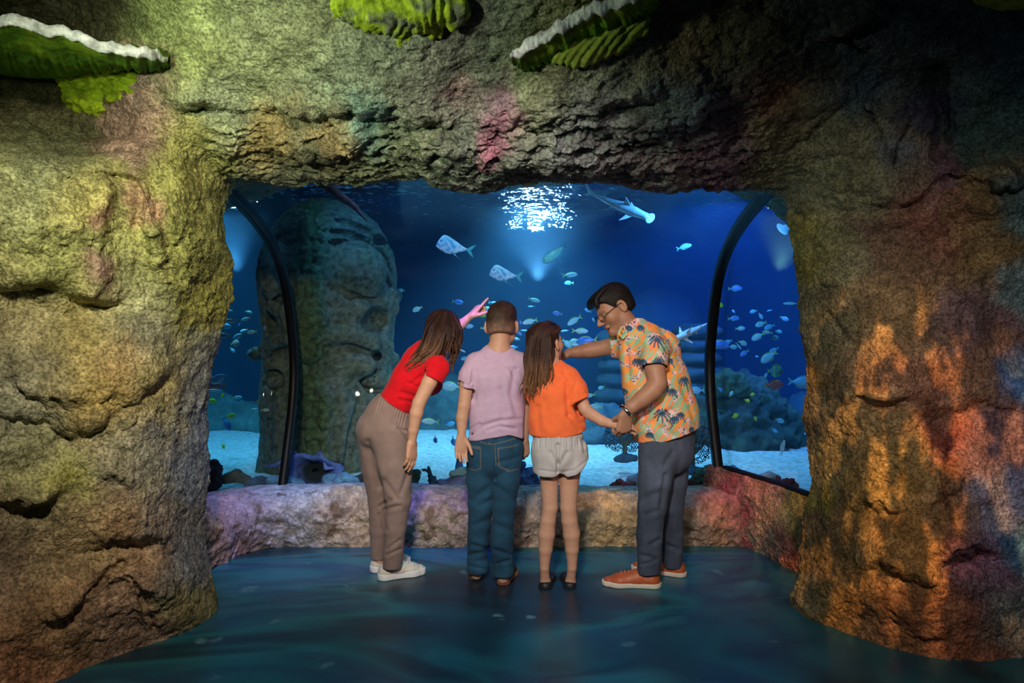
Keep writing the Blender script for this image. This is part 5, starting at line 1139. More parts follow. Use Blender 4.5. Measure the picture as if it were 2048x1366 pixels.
tag(lump_c, 'yellow-green encrusting coral with dark grooves hanging at the top edge, left of centre', 'coral')
p2_ = plate_coral('long narrow plate coral with a white rim slanting up to the right at top centre',
    [(1022, 112, 2.34), (1050, 84, 2.33), (1090, 62, 2.30), (1130, 38, 2.27), (1175, 12, 2.25), (1230, -6, 2.23), (1300, -30, 2.2)],
    [(1030, 126, 2.58), (1080, 120, 2.60), (1130, 104, 2.58), (1180, 82, 2.55), (1230, 60, 2.52), (1280, 30, 2.5), (1330, 0, 2.46)], .034, ((.22, .34, .02), (.13, .30, .02)), 8)
g_ = lump('encrusting_growth', [[RP(1120, 108, .03), RP(1170, 92, .045), RP(1225, 70, .05), RP(1270, 45, .05)], [RP(1150, 112, .03), RP(1240, 85, .035)]],
    (.26, .34, .05), p2_, amp=.008, ridge=lambda V: .005*np.sin((V[:, 0]-V[:, 2])*220), seed=9); g_['label'] = 'yellow-green growth under the plate'
o = lump('encrusting_coral', [[RP(1965, -12, .035), RP(2010, -12, .05), RP(2070, -16, .05)]], (.22, .34, .05), amp=.006, seed=12)
tag(o, 'small green coral just showing at the top right corner', 'coral')

# ================================================================== STONE HEAD IN THE TANK
def stone_head():
    f = Field((-2.72, 5.15, .05), (-.92, 6.75, 2.62), .0135); D = 5.95
    f.chain([jr(640, 985, D, .50), jr(655, 800, D, .54), jr(660, 640, D, .56)], .1)
    f.ell(J(657, 560, D), (.585, .62, .70), None, .1)
    f.chain([jr(560, 960, D-.1, .20), jr(585, 860, D-.15, .16)], .10); f.chain([jr(735, 965, D-.1, .22), jr(735, 860, D-.1, .18)], .10)
    def S(px, py, r, up=0):
        for D_ in np.arange(5.2, 6.6, .012):
            p = J(px, py, D_); i = np.round((p-f.lo)/f.h).astype(int)
            if (i < 0).any() or (i >= f.n).any(): continue
            if f.d[tuple(i)] < 0: break
        return jr(px, py, D_+up, r)
    # turban-like bands of the brow
    for k, pts in enumerate([[(640, 442), (700, 450), (755, 478), (790, 520)], [(638, 462), (700, 471), (755, 502), (786, 552)], [(632, 482), (690, 492), (745, 522), (780, 575)]]):
        f.chain([S(x, y, (.014, .050, .060, .030)[i], .02) for i, (x, y) in enumerate(pts)], .010, mode='sub')
    for pts in ([(600, 462), (565, 470), (530, 500), (516, 535)], [(598, 480), (562, 492), (530, 522), (516, 560)]):
        f.chain([S(x, y, .036, .015) for x, y in pts], .012, mode='sub')
    # heavy eyelid lobes
    f.ell(np.array(S(708, 545, 0, .09)[:3]), (.27, .17, .25), None, .03); f.ell(np.array(S(556, 548, 0, .08)[:3]), (.14, .17, .25), None, .03)
    f.chain([S(660, 575, .03), S(700, 592, .045), S(745, 600, .045), S(785, 598, .015)], .02, mode='sub'); f.chain([S(600, 585, .03), S(565, 598, .04), S(530, 602, .04)], .02, mode='sub')
    # nose ridge, nostrils and their rims
    f.chain([S(618, 560, .10, .0), S(620, 640, .13, -.02), S(622, 700, .12, .0)], .06)
    f.chain([S(690, 640, .06), S(715, 615, .075), S(755, 602, .07), S(785, 618, .06)], .03); f.chain([S(700, 650, .05), S(730, 668, .06), S(775, 690, .06)], .03)
    f.ell(np.array(S(752, 640, 0)[:3]), (.115, .20, .115), None, .02, 'sub'); f.ell(np.array(S(538, 645, 0)[:3]), (.065, .2, .11), None, .02, 'sub')
    f.chain([S(545, 612, .055), S(575, 625, .06), S(580, 660, .05)], .03)
    # brow arch of the lower face
    f.chain([S(652, 672, .05), S(700, 668, .075), S(745, 684, .075), S(785, 718, .06)], .03); f.chain([S(590, 676, .05), S(560, 680, .07), S(530, 700, .06)], .03)
    f.chain([S(650, 700, .025), S(700, 694, .035), S(750, 708, .04), S(788, 745, .012)], .015, mode='sub'); f.chain([S(592, 700, .03), S(560, 702, .035), S(532, 722, .010)], .015, mode='sub')
    f.ell(np.array(S(700, 730, 0, .05)[:3]), (.22, .10, .11), None, .03); f.ell(np.array(S(560, 735, 0, .05)[:3]), (.13, .10, .11), None, .03)
    # layered eyes
    for cx, w in ((750, 1.0), (548, .6)):
        e0 = np.array(S(cx, 762, 0)[:3]); f.ell(e0, (.17*w, .12, .105), None, .02, 'sub')
        f.ell(e0+(0, .07, 0), (.14*w, .10, .075), None, .01)
        for k in range(3): f.chain([S(cx-38*w, 766+k*3, .010), S(cx, 745+k*9, .012, .02), S(cx+34*w, 764+k*4, .010)], .006, mode='sub')
    # cheek folds
    for x in (686, 652, 560): f.chain([S(x, 790, .045), S(x+2, 850, .05), S(x-4, 920, .04)], .05)
    f.chain([S(720, 800, .03), S(700, 880, .045), S(690, 950, .04)], .03, mode='sub'); f.chain([S(600, 800, .03), S(598, 900, .04)], .04, mode='sub')
    # mouth at the foot
    f.ell(J(640, 968, 5.42), (.24, .25, .16), None, .04, 'sub')
    # ear knobs
    f.ell(J(512, 708, 5.9), (.07, .1, .06), None, .03); f.ell(J(792, 592, 5.9), (.05, .12, .06), None, .06)
    f.cut((0, 0, .10), (0, 0, -1), 0)
    V, Q = f.mesh(2); N = vnormals(V, Q)
    px = W/2+V[:, 0]/V[:, 1]*F; moss = np.exp(-((px-620)/34)**2)+.35*sstep(noise(V, 3), .1, .5)
    V = V+N*(.010*fbm(V, 7, 4, .6)+.026*moss*fbm(V, 16, 3, .65, 5))[:, None]
    t = np.clip(moss+.4*fbm(V, 9, 3), 0, 1)[:, None]
    C = np.array((.15, .17, .13))*(1-t)+np.array((.10, .15, .06))*t
    C = np.clip(C*(1+.6*fbm(V, 22, 3, .7, 8))[:, None], .01, .6)
    o = mk('stone_head_statue', V, Q, m_coral, col=C)
    tag(o, 'huge mossy carved stone head standing in the tank behind the woman', 'statue'); return o
stone_head()

# ================================================================== REEF AND SEABED THINGS
def bl(px, py, D, r): return (*P(px, py, D), r)
def thing(name, label, cat, chains, col, **kw):
    o = lump(name, chains, col, **kw); tag(o, label, cat, kw.get('group')); return o
dark, blue, red_, tan_ = (.05, .045, .05), (.10, .16, .26), (.10, .03, .035), (.12, .13, .11)
thing('branching_coral', 'dark knobbly coral standing at the left end of the window sill', 'coral', [[bl(418, 968, 4.95, .05), bl(422, 940, 4.95, .04), bl(428, 925, 4.95, .022)], [bl(432, 965, 4.95, .04), bl(436, 938, 4.95, .026)], [bl(408, 955, 4.98, .04), bl(410, 934, 4.98, .03)]], dark, amp=.012, fs=30)
thing('flat_boulder', 'flat round dark stone on the sand in the left-hand pane', 'rock', [[bl(452, 958, 5.0, .035), bl(474, 952, 5.0, .045), bl(494, 960, 5.0, .03)]], tan_, amp=.005)
thing('reef_rock', 'low dark rock between the flat stone and the foot of the stone head', 'rock', [[bl(500, 968, 5.0, .04), bl(525, 962, 5.0, .035), bl(540, 968, 5.05, .04)]], blue, amp=.008)
# open blue clam-like sponge
def vase():
    c0 = J(626, 944, 5.0); n, m = 72, 22; G = np.zeros((n, m, 3))
    pr = [(.02, .06), (.10, .02), (.16, -.01), (.185, -.045), (.175, -.07), (.14, -.05), (.105, 0), (.09, .06), (.07, .12), (.03, .16), (.0, .17)]
    prr = spline(pr, m)
    for i, a in enumerate(np.linspace(0, 2*math.pi, n, endpoint=False)):
        w = 1+.10*math.sin(3*a+1)+.06*math.sin(7*a)
        for j in range(m):
            r, d = prr[j]; e = w if r > .1 else 1
            G[i, j] = c0+np.array([math.cos(a)*r*e*1.12, d+(.03*math.sin(5*a) if r > .15 else 0), math.sin(a)*r*e*.78])
    vv = G.reshape(-1, 3); vv = vv+.006*np.stack([noise(vv, 20), noise(vv, 20, 4), noise(vv, 20, 8)], 1)
    q = gridquads(n, m); ls = np.array([((n-1)*m+j, (n-1)*m+j+1, j+1, j) for j in range(m-1)])
    rr = np.linalg.norm((vv-c0)[:, [0, 2]], axis=1)[:, None]
    t = sstep(rr, .07, .13); C = np.array((.015, .02, .02))*(1-t)+np.array((.10, .16, .42))*t
    o = mk('barrel_sponge', vv, np.vstack([q, ls]), m_coral, col=C); tag(o, 'blue barrel sponge with a wide dark mouth at the foot of the stone head', 'sponge')
    for label, ch in (('ragged blue lip standing up on the right', [bl(628, 915, 5.0, .010), bl(640, 905, 4.98, .012), bl(650, 925, 4.96, .012), bl(652, 936, 4.95, .012), bl(667, 936, 4.95, .010)]), ('ragged blue lip on the left', [bl(532, 933, 4.98, .010), bl(552, 931, 4.98, .012), bl(566, 922, 4.98, .016), bl(590, 905, 5.0, .010)])):
        l_ = lump('lip', [ch], (.12, .18, .45), o, h=.004, amp=.003, k=.01); l_['label'] = label
    g2 = lump('skirt', [[bl(655, 960, 4.95, .04), bl(690, 955, 4.95, .035), bl(710, 962, 4.98, .03)], [bl(540, 962, 4.95, .03), bl(575, 960, 4.93, .035), bl(600, 968, 4.93, .03)]], (.14, .30, .45), o, h=.006, amp=.006)
vase()
thing('reef_rock', 'dark rock at the right foot of the stone head, left of the woman', 'rock', [[bl(705, 966, 5.1, .05), bl(735, 962, 5.1, .05), bl(760, 968, 5.1, .05)]], dark, amp=.01)
thing('round_coral', 'small dark round coral beside the hand hanging by the woman\'s side', 'coral', [[bl(829, 962, 4.9, .03), bl(832, 948, 4.9, .03)], [bl(822, 970, 4.9, .035)]], (.06, .09, .05), amp=.008, fs=34)
thing('finger_coral', 'dark branching finger coral between the woman and the boy', 'coral', [[bl(866, 972, 4.9, .03), bl(862, 955, 4.9, .018), bl(858, 942, 4.9, .013), bl(850, 940, 4.9, .009), bl(846, 940, 4.9, .007)], [bl(858, 944, 4.9, .012), bl(857, 936, 4.9, .008)], [bl(868, 965, 4.9, .02), bl(870, 955, 4.9, .010)]], (.05, .09, .12), amp=.005, fs=40, k=.006, h=.004)
thing('mushroom_coral', 'broad cap-shaped coral on a rock just left of the boy\'s jeans', 'coral', [[bl(905, 948, 4.92, .022), bl(922, 943, 4.92, .030), bl(945, 940, 4.92, .03)]], (.14, .26, .26), amp=.004)
thing('reef_rock', 'bluish rock under the cap-shaped coral by the boy\'s jeans', 'rock', [[bl(895, 972, 4.95, .04), bl(920, 966, 4.95, .055), bl(950, 965, 4.95, .06)], [bl(880, 966, 4.95, .02)]], (.09, .11, .22), amp=.012)
thing('coral_stump', 'upright blue stump of coral seen below the boy\'s left hand', 'coral', [[bl(918, 940, 5.5, .030), bl(919, 915, 5.5, .022), bl(915, 900, 5.5, .026)]], (.05, .12, .25), amp=.004)
thing('reef_rock', 'large knobbly blue-grey rock between the boy\'s jeans and the girl\'s legs', 'rock', [[bl(1045, 965, 4.95, .07), bl(1060, 950, 4.95, .05)], [bl(1030, 968, 4.95, .07), bl(1078, 972, 4.95, .04)], [bl(1042, 932, 4.97, .03)]], (.08, .11, .22), amp=.014)
thing('reef_rock', 'jagged dark red rock on the sill between the girl and the man', 'rock', [[bl(1222, 974, 4.85, .018), bl(1235, 966, 4.85, .016), bl(1240, 958, 4.85, .008)], [bl(1232, 976, 4.85, .025), bl(1262, 972, 4.85, .028)], [bl(1248, 970, 4.85, .02), bl(1243, 962, 4.85, .01)]], red_, amp=.008, fs=34, k=.008)
thing('boulder', 'smooth blue boulder behind the jagged dark red rock', 'rock', [[bl(1262, 962, 4.95, .035), bl(1285, 958, 4.95, .05), bl(1300, 966, 4.95, .04)]], (.14, .22, .30), amp=.004)
thing('reef_rock', 'dark purple rock at the lower right corner of the middle pane', 'rock', [[bl(1362, 962, 4.8, .03), bl(1370, 952, 4.8, .018)], [bl(1376, 968, 4.8, .03)]], red_, amp=.01, fs=30)
thing('round_coral', 'dark green bushy coral in the lower right corner of the middle pane', 'coral', [[bl(1392, 962, 4.85, .04), bl(1396, 948, 4.85, .03)], [bl(1412, 964, 4.85, .04), bl(1415, 940, 4.88, .03)], [bl(1425, 958, 4.85, .03)]], (.06, .12, .08), amp=.012, fs=34)
thing('reef_rock', 'small blue-black rock on the sill at the left of the right-hand pane', 'rock', [[bl(1455, 942, 4.75, .018), bl(1466, 938, 4.75, .022), bl(1476, 944, 4.72, .018)]], blue, amp=.008, fs=34)
thing('boulder', 'smooth blue boulder lying on the sand in the right-hand pane', 'rock', [[bl(1522, 954, 4.5, .020), bl(1538, 952, 4.5, .030), bl(1554, 956, 4.48, .022)]], (.13, .22, .32), amp=.003)
thing('reef_rock', 'jagged maroon rock beside the boulder, against the right pillar', 'rock', [[bl(1552, 972, 4.3, .020), bl(1572, 966, 4.3, .022), bl(1590, 970, 4.3, .02)], [bl(1560, 962, 4.35, .012), bl(1556, 954, 4.35, .008)], [bl(1585, 962, 4.3, .014)]], red_, amp=.010, fs=34, k=.008)
# reef in the right pane and the murk behind
thing('reef', 'dark coral reef mound rising from the sand in the right-hand pane', 'reef', [[bl(1420, 860, 7.4, .42), bl(1470, 850, 7.3, .45), bl(1530, 868, 7.3, .34), bl(1560, 880, 7.3, .2)], [bl(1440, 800, 7.5, .30), bl(1490, 812, 7.4, .25), bl(1520, 835, 7.3, .2)], [bl(1400, 880, 7.4, .30)]], (.05, .07, .05), h=.02, amp=.09, fs=6, k=.10)
thing('table_coral', 'dark bushy table coral on top of the reef in the right-hand pane', 'coral', [[bl(1430, 775, 6.9, .08), bl(1455, 765, 6.9, .12), bl(1478, 775, 6.9, .09)], [bl(1450, 800, 7.0, .08), bl(1455, 830, 7.0, .10)], [bl(1490, 800, 7.0, .05), bl(1530, 796, 7.0, .04)]], (.06, .09, .04), h=.014, amp=.04, fs=12, k=.05)
thing('reef', 'faint reef wall on the sea floor behind the woman and the boy', 'reef', [[bl(760, 850, 8.8, .4), bl(860, 840, 8.8, .42), bl(960, 852, 8.8, .45), bl(1050, 850, 8.8, .40)], [bl(900, 800, 9.2, .3)], [bl(1080, 800, 9.1, .32)]], (.08, .12, .12), h=.024, amp=.07, fs=4, k=.15)
thing('reef', 'faint reef at the back of the left-hand pane', 'reef', [[bl(380, 850, 8.6, .4), bl(440, 855, 8.4, .35), bl(500, 862, 8.4, .28), bl(560, 860, 8.4, .35)], [bl(436, 820, 8.6, .16)]], (.10, .16, .14), h=.024, amp=.06, fs=4, k=.15)
thing('reef', 'faint reef ledges at the back between the girl and the man', 'reef', [[bl(1195, 862, 7.6, .28), bl(1270, 865, 7.6, .26), bl(1350, 862, 7.6, .26)], [bl(1180, 870, 7.5, .2), bl(1140, 878, 7.4, .2)]], (.07, .11, .13), h=.024, amp=.06, fs=4, k=.15)
thing('reef', 'faint reef at the far right, behind the white upright fish', 'reef', [[bl(1600, 862, 8.4, .35), bl(1680, 850, 8.4, .4)], [bl(1610, 830, 8.5, .22)]], (.07, .12, .14), h=.024, amp=.05, fs=4, k=.12)
# stacked stone columns and the second, faint head
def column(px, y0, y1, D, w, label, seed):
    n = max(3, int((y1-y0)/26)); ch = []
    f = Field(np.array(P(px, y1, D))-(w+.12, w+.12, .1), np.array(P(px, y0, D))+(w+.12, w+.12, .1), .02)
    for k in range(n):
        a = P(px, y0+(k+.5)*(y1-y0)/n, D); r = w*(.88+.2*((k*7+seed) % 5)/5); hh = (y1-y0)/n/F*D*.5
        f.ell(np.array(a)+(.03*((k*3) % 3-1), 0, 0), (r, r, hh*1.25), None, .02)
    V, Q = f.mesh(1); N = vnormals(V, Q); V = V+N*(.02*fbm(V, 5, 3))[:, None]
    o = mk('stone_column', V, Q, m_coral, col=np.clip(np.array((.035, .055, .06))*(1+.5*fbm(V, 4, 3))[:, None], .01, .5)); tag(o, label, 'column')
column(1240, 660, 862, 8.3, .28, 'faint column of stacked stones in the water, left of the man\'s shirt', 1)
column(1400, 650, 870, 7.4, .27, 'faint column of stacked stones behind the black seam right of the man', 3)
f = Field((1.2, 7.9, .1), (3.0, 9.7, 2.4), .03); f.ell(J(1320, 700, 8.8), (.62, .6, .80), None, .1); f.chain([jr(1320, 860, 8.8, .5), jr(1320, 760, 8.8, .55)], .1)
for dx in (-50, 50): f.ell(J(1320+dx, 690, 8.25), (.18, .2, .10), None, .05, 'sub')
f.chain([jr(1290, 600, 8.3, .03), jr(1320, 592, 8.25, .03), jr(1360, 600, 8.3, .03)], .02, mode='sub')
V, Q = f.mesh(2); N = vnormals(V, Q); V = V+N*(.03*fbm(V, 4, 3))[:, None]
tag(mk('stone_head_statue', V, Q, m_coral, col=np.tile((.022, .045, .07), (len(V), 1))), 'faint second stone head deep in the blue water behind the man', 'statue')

# sea fans
def sea_fan(label, base, top, D, halfw, seed):
    rng = np.random.RandomState(seed); f0 = np.array(P(*base, D)); hgt = (base[1]-top)/F*D; V, Q = [], []
    def tube(a, b, r):
        a = np.array(a); b = np.array(b); d = unit(b-a); e1 = unit(np.cross(d, (0, 1, 0))); e2 = np.cross(d, e1); k = len(V)
        for p, rr in ((a, r), (b, r*.85)):
            for t in range(5): V.append(p+(e1*math.cos(t*1.2566)+e2*math.sin(t*1.2566))*rr)
        for t in range(5): Q.append((k+t, k+(t+1) % 5, k+5+(t+1) % 5, k+5+t))
    hw = halfw/F*D; s = .020; pts = {}
    for i in range(-40, 41):
        for j in range(0, 60):
            x = (i+.5*(j % 2))*s; z = j*s*.866
            u = x/hw; w = (z-hgt*.30)/(hgt*.70)
            if w < -.25 or (u*u+(w-.35)**2/.42 > 1): continue
            pts[(i, j)] = np.array([x+rng.normal()*s*.2, .02*math.sin(x*9)+.01*rng.normal(), z+rng.normal()*s*.2])+f0
    for (i, j), p in pts.items():
        nb_ = [(i+1, j), (i+(j % 2), j+1), (i-1+(j % 2), j+1)]
        for q in nb_:
            if q in pts and rng.rand() < .78: tube(p, pts[q], .0032)
    net = mk('net', V, Q, m_coral, col=np.tile((.05, .10, .14), (len(V), 1)))
    V2, Q2 = V[:], Q[:]; V.clear(); Q.clear()
    tube(f0, f0+(0, 0, hgt*.34), .022)
    for a in np.linspace(-.95, .95, 9):
        p = f0+(0, 0, hgt*.28)
        for k in range(5):
            q = p+np.array([math.sin(a*(1-.06*k))*hw*.24, .0, math.cos(a)*hgt*.155]); tube(p, q, .009-.0014*k); p = q
    root = mk('sea_fan', V, Q, m_coral, col=np.tile((.10, .12, .08), (len(V), 1))); net.parent = root
    b_ = lump('holdfast', [[(*(f0+(-.07, 0, -.01)), .025), (*f0, .04), (*(f0+(.08, 0, -.01)), .025)]], (.07, .12, .16), root, amp=.006)
    tag(root, label, 'coral')
sea_fan('lacy sea fan below the joined hands of the girl and the man', (1250, 915), 838, 5.7, 46, 2)
sea_fan('lacy dark sea fan behind the man, left of the black seam', (1385, 940), 838, 5.3, 52, 5)

# tapering stick hanging from above
tag(lump('hanging_branch', [[bl(628, 335, 5.4, .045), bl(650, 366, 5.3, .040), bl(680, 392, 5.15, .030), bl(708, 412, 5.05, .020), bl(712, 416, 5.04, .022), bl(718, 424, 5.02, .011), bl(736, 444, 4.98, .004)]], (.16, .035, .035), amp=.003, k=.006, h=.004),
    'dark red tapering branch reaching down into the water above the stone head', 'branch')

# ================================================================== FISH
def fish_proto(name, prof, wid, fork, cols, tailcol, dorsal=.10, dcol=None, eye=False, tl=.17, spots=None, arc=None):
    """unit-long fish, nose at +x: prof = rows (x, top, bottom)."""
    n, m = 34, 20; pr = spline(prof, n); G = np.zeros((n, m, 3)); th = np.linspace(0, 2*math.pi, m, endpoint=False)
    for i, (x, t, b) in enumerate(pr):
        mid, hh = (t+b)/2, max((t-b)/2, .004); w = wid*hh*(1.0 if hh > .03 else 1.0)*min(1, 1)
        G[i, :, 0] = x; G[i, :, 1] = np.cos(th)*w; G[i, :, 2] = mid+np.sin(th)*hh
    V = G.reshape(-1, 3); q = gridquads(n, m, True); mx_ = pr[:, 1].max(); mn = pr[:, 2].min()
    t = np.clip((V[:, 2]-mn)/(mx_-mn), 0, 1)[:, None]
    C = np.where(t > .5, np.array(cols[1])*(1-(t-.5)*2)+np.array(cols[0])*(t-.5)*2, np.array(cols[2])*(1-t*2)+np.array(cols[1])*t*2)
    if spots is not None: C = spots(V, C)
    body = mk(name, V, q, m_fish, col=np.clip(C, .01, .95))
    parts = []
    def fin(nm, poly, th_, col):
        k = len(poly); vv = [(x, -th_, z) for x, z in poly]+[(x, th_, z) for x, z in poly]
        fc = [tuple(range(k)), tuple(range(2*k-1, k-1, -1))]+[(a, k+a, k+(a+1) % k, (a+1) % k) for a in range(k)]
        o = mk(nm, vv, fc, m_fish, body, smooth=False, col=np.tile(col, (2*k, 1))); parts.append(o)
    x0 = prof[0][0]; zt, zb = prof[0][1], prof[0][2]
    fin('tail_fin', [(x0+.02, zt), (x0-tl*.45, zt+fork*.62), (x0-tl, zt+fork), (x0-tl*.62, (zt+zb)/2+fork*.3), (x0-tl*.42, (zt+zb)/2), (x0-tl*.62, (zt+zb)/2-fork*.3), (x0-tl, zb-fork), (x0-tl*.45, zb-fork*.62), (x0+.02, zb)][::-1], .006, tailcol)
    if dorsal:
        P_ = spline(prof, 12); ii = range(2, 9)
        fin('dorsal_fin', [(P_[i][0], P_[i][1]-.012) for i in ii]+[(P_[i][0]-.03, P_[i][1]+dorsal*math.sin((i-1)/8*2.6)) for i in reversed(ii)], .004, dcol or tailcol)
        fin('anal_fin', [(P_[i][0], P_[i][2]+.012) for i in range(2, 6)]+[(P_[i][0]-.03, P_[i][2]-dorsal*.8*math.sin((i-1)/5*2.6)) for i in reversed(range(2, 6))], .004, dcol or tailcol)
    if eye:
        ex = prof[-1][0]-.10; i = int(np.argmin(abs(pr[:, 0]-ex))); zc = (pr[i, 1]+pr[i, 2])/2+.2*(pr[i, 1]-pr[i, 2])/2; w = wid*(pr[i, 1]-pr[i, 2])/2*.96
        for s in (-1, 1):
            ev = [(ex+.020*math.cos(a), s*w*.9, zc+.020*math.sin(a)) for a in np.linspace(0, 6.283, 10, endpoint=False)]+[(ex, s*(w+.014), zc)]
            mk('eye', ev, [(a, (a+1) % 10, 10) if s > 0 else ((a+1) % 10, a, 10) for a in range(10)], m_eye, body, smooth=False)
    return body
m_fish = material('fish_skin', rough=.35, attr=True, spec=.5, noise_amt=.12, noise_scale=9)
m_eye = material('fish_eye', (.01, .012, .015), rough=.2)
def oval(h, x0=-.34, x1=.5, low=1.0):
    return [(x0, h*.14, -h*.14), (x0+.10, h*.42, -h*.38*low), (x0+.28, h*.86, -h*.82*low), (x0+.48, h, -h*low), (x1-.15, h*.80, -h*.78*low), (x1-.04, h*.36, -h*.40*low), (x1, h*.04, -h*.08)]
silver = ((.22, .50, .60), (.42, .66, .74), (.62, .80, .82)); yt = (.35, .62, .10)
PROTO = {
 'fusilier': fish_proto('fish', oval(.150), .42, .14, silver, yt, .05),
 'plump': fish_proto('fish', oval(.215), .40, .13, ((.14, .46, .66), (.28, .60, .74), (.42, .70, .80)), yt, .05),
 'blue': fish_proto('fish', oval(.190), .42, .13, ((.04, .16, .72), (.07, .26, .82), (.22, .40, .85)), (.25, .52, .22), .05),
 'slender': fish_proto('fish', oval(.085), .55, .10, silver, (.30, .58, .40), .03),
 'yellow': fish_proto('fish', oval(.25), .30, .10, ((.42, .60, .02), (.50, .66, .02), (.42, .60, .03)), (.5, .66, .02), .08),
 'dark': fish_proto('fish', oval(.22), .38, .12, ((.04, .09, .26), (.05, .14, .36), (.08, .2, .4)), (.05, .14, .3), .06),
 'snapper': fish_proto('fish', oval(.215), .40, .12, ((.42, .07, .06), (.56, .11, .09), (.52, .16, .13)), (.50, .24, .04), .07, (.45, .22, .05), eye=True),
 'bat': fish_proto('fish', oval(.36), .22, .10, ((.08, .20, .22), (.10, .24, .26), (.10, .24, .24)), (.3, .5, .05), .13, (.2, .36, .08), spots=lambda V, C: np.where((np.abs(np.sin((V[:, 0]-.1)*11)) > .93)[:, None], (.3, .45, .08), C)),
 'teal': fish_proto('unicorn_fish', oval(.165), .52, .12, ((.12, .42, .46), (.22, .62, .55), (.34, .66, .66)), (.10, .34, .56), .03, eye=True),
 'angel': fish_proto('fish', oval(.30), .28, .10, ((.45, .30, .28), (.60, .36, .32), (.5, .4, .4)), (.5, .66, .05), .08),
 'pale': fish_proto('fish', oval(.20), .40, .12, ((.10, .38, .70), (.18, .52, .80), (.40, .66, .82)), (.16, .48, .72), .06),
 'white': fish_proto('fish', oval(.11), .5, .10, ((.5, .42, .34), (.70, .64, .56), (.7, .7, .66)), (.8, .8, .78), .04),
}
for o in PROTO.values():
    if o.name.startswith('unicorn'): pass
DESC = {'fusilier': 'silver-blue yellow-tailed fish', 'plump': 'plump light blue fish', 'blue': 'royal-blue fish', 'slender': 'thin pale fish', 'yellow': 'little yellow-green fish', 'dark': 'dark navy-blue fish',
        'snapper': 'red snapper-like fish', 'bat': 'tall round dark fish with yellow stripes', 'teal': 'turquoise fish with a narrow tail stalk', 'angel': 'small pinkish yellow-tailed fish', 'pale': 'sky-blue fork-tailed fish', 'white': 'whitish fish hanging head up'}
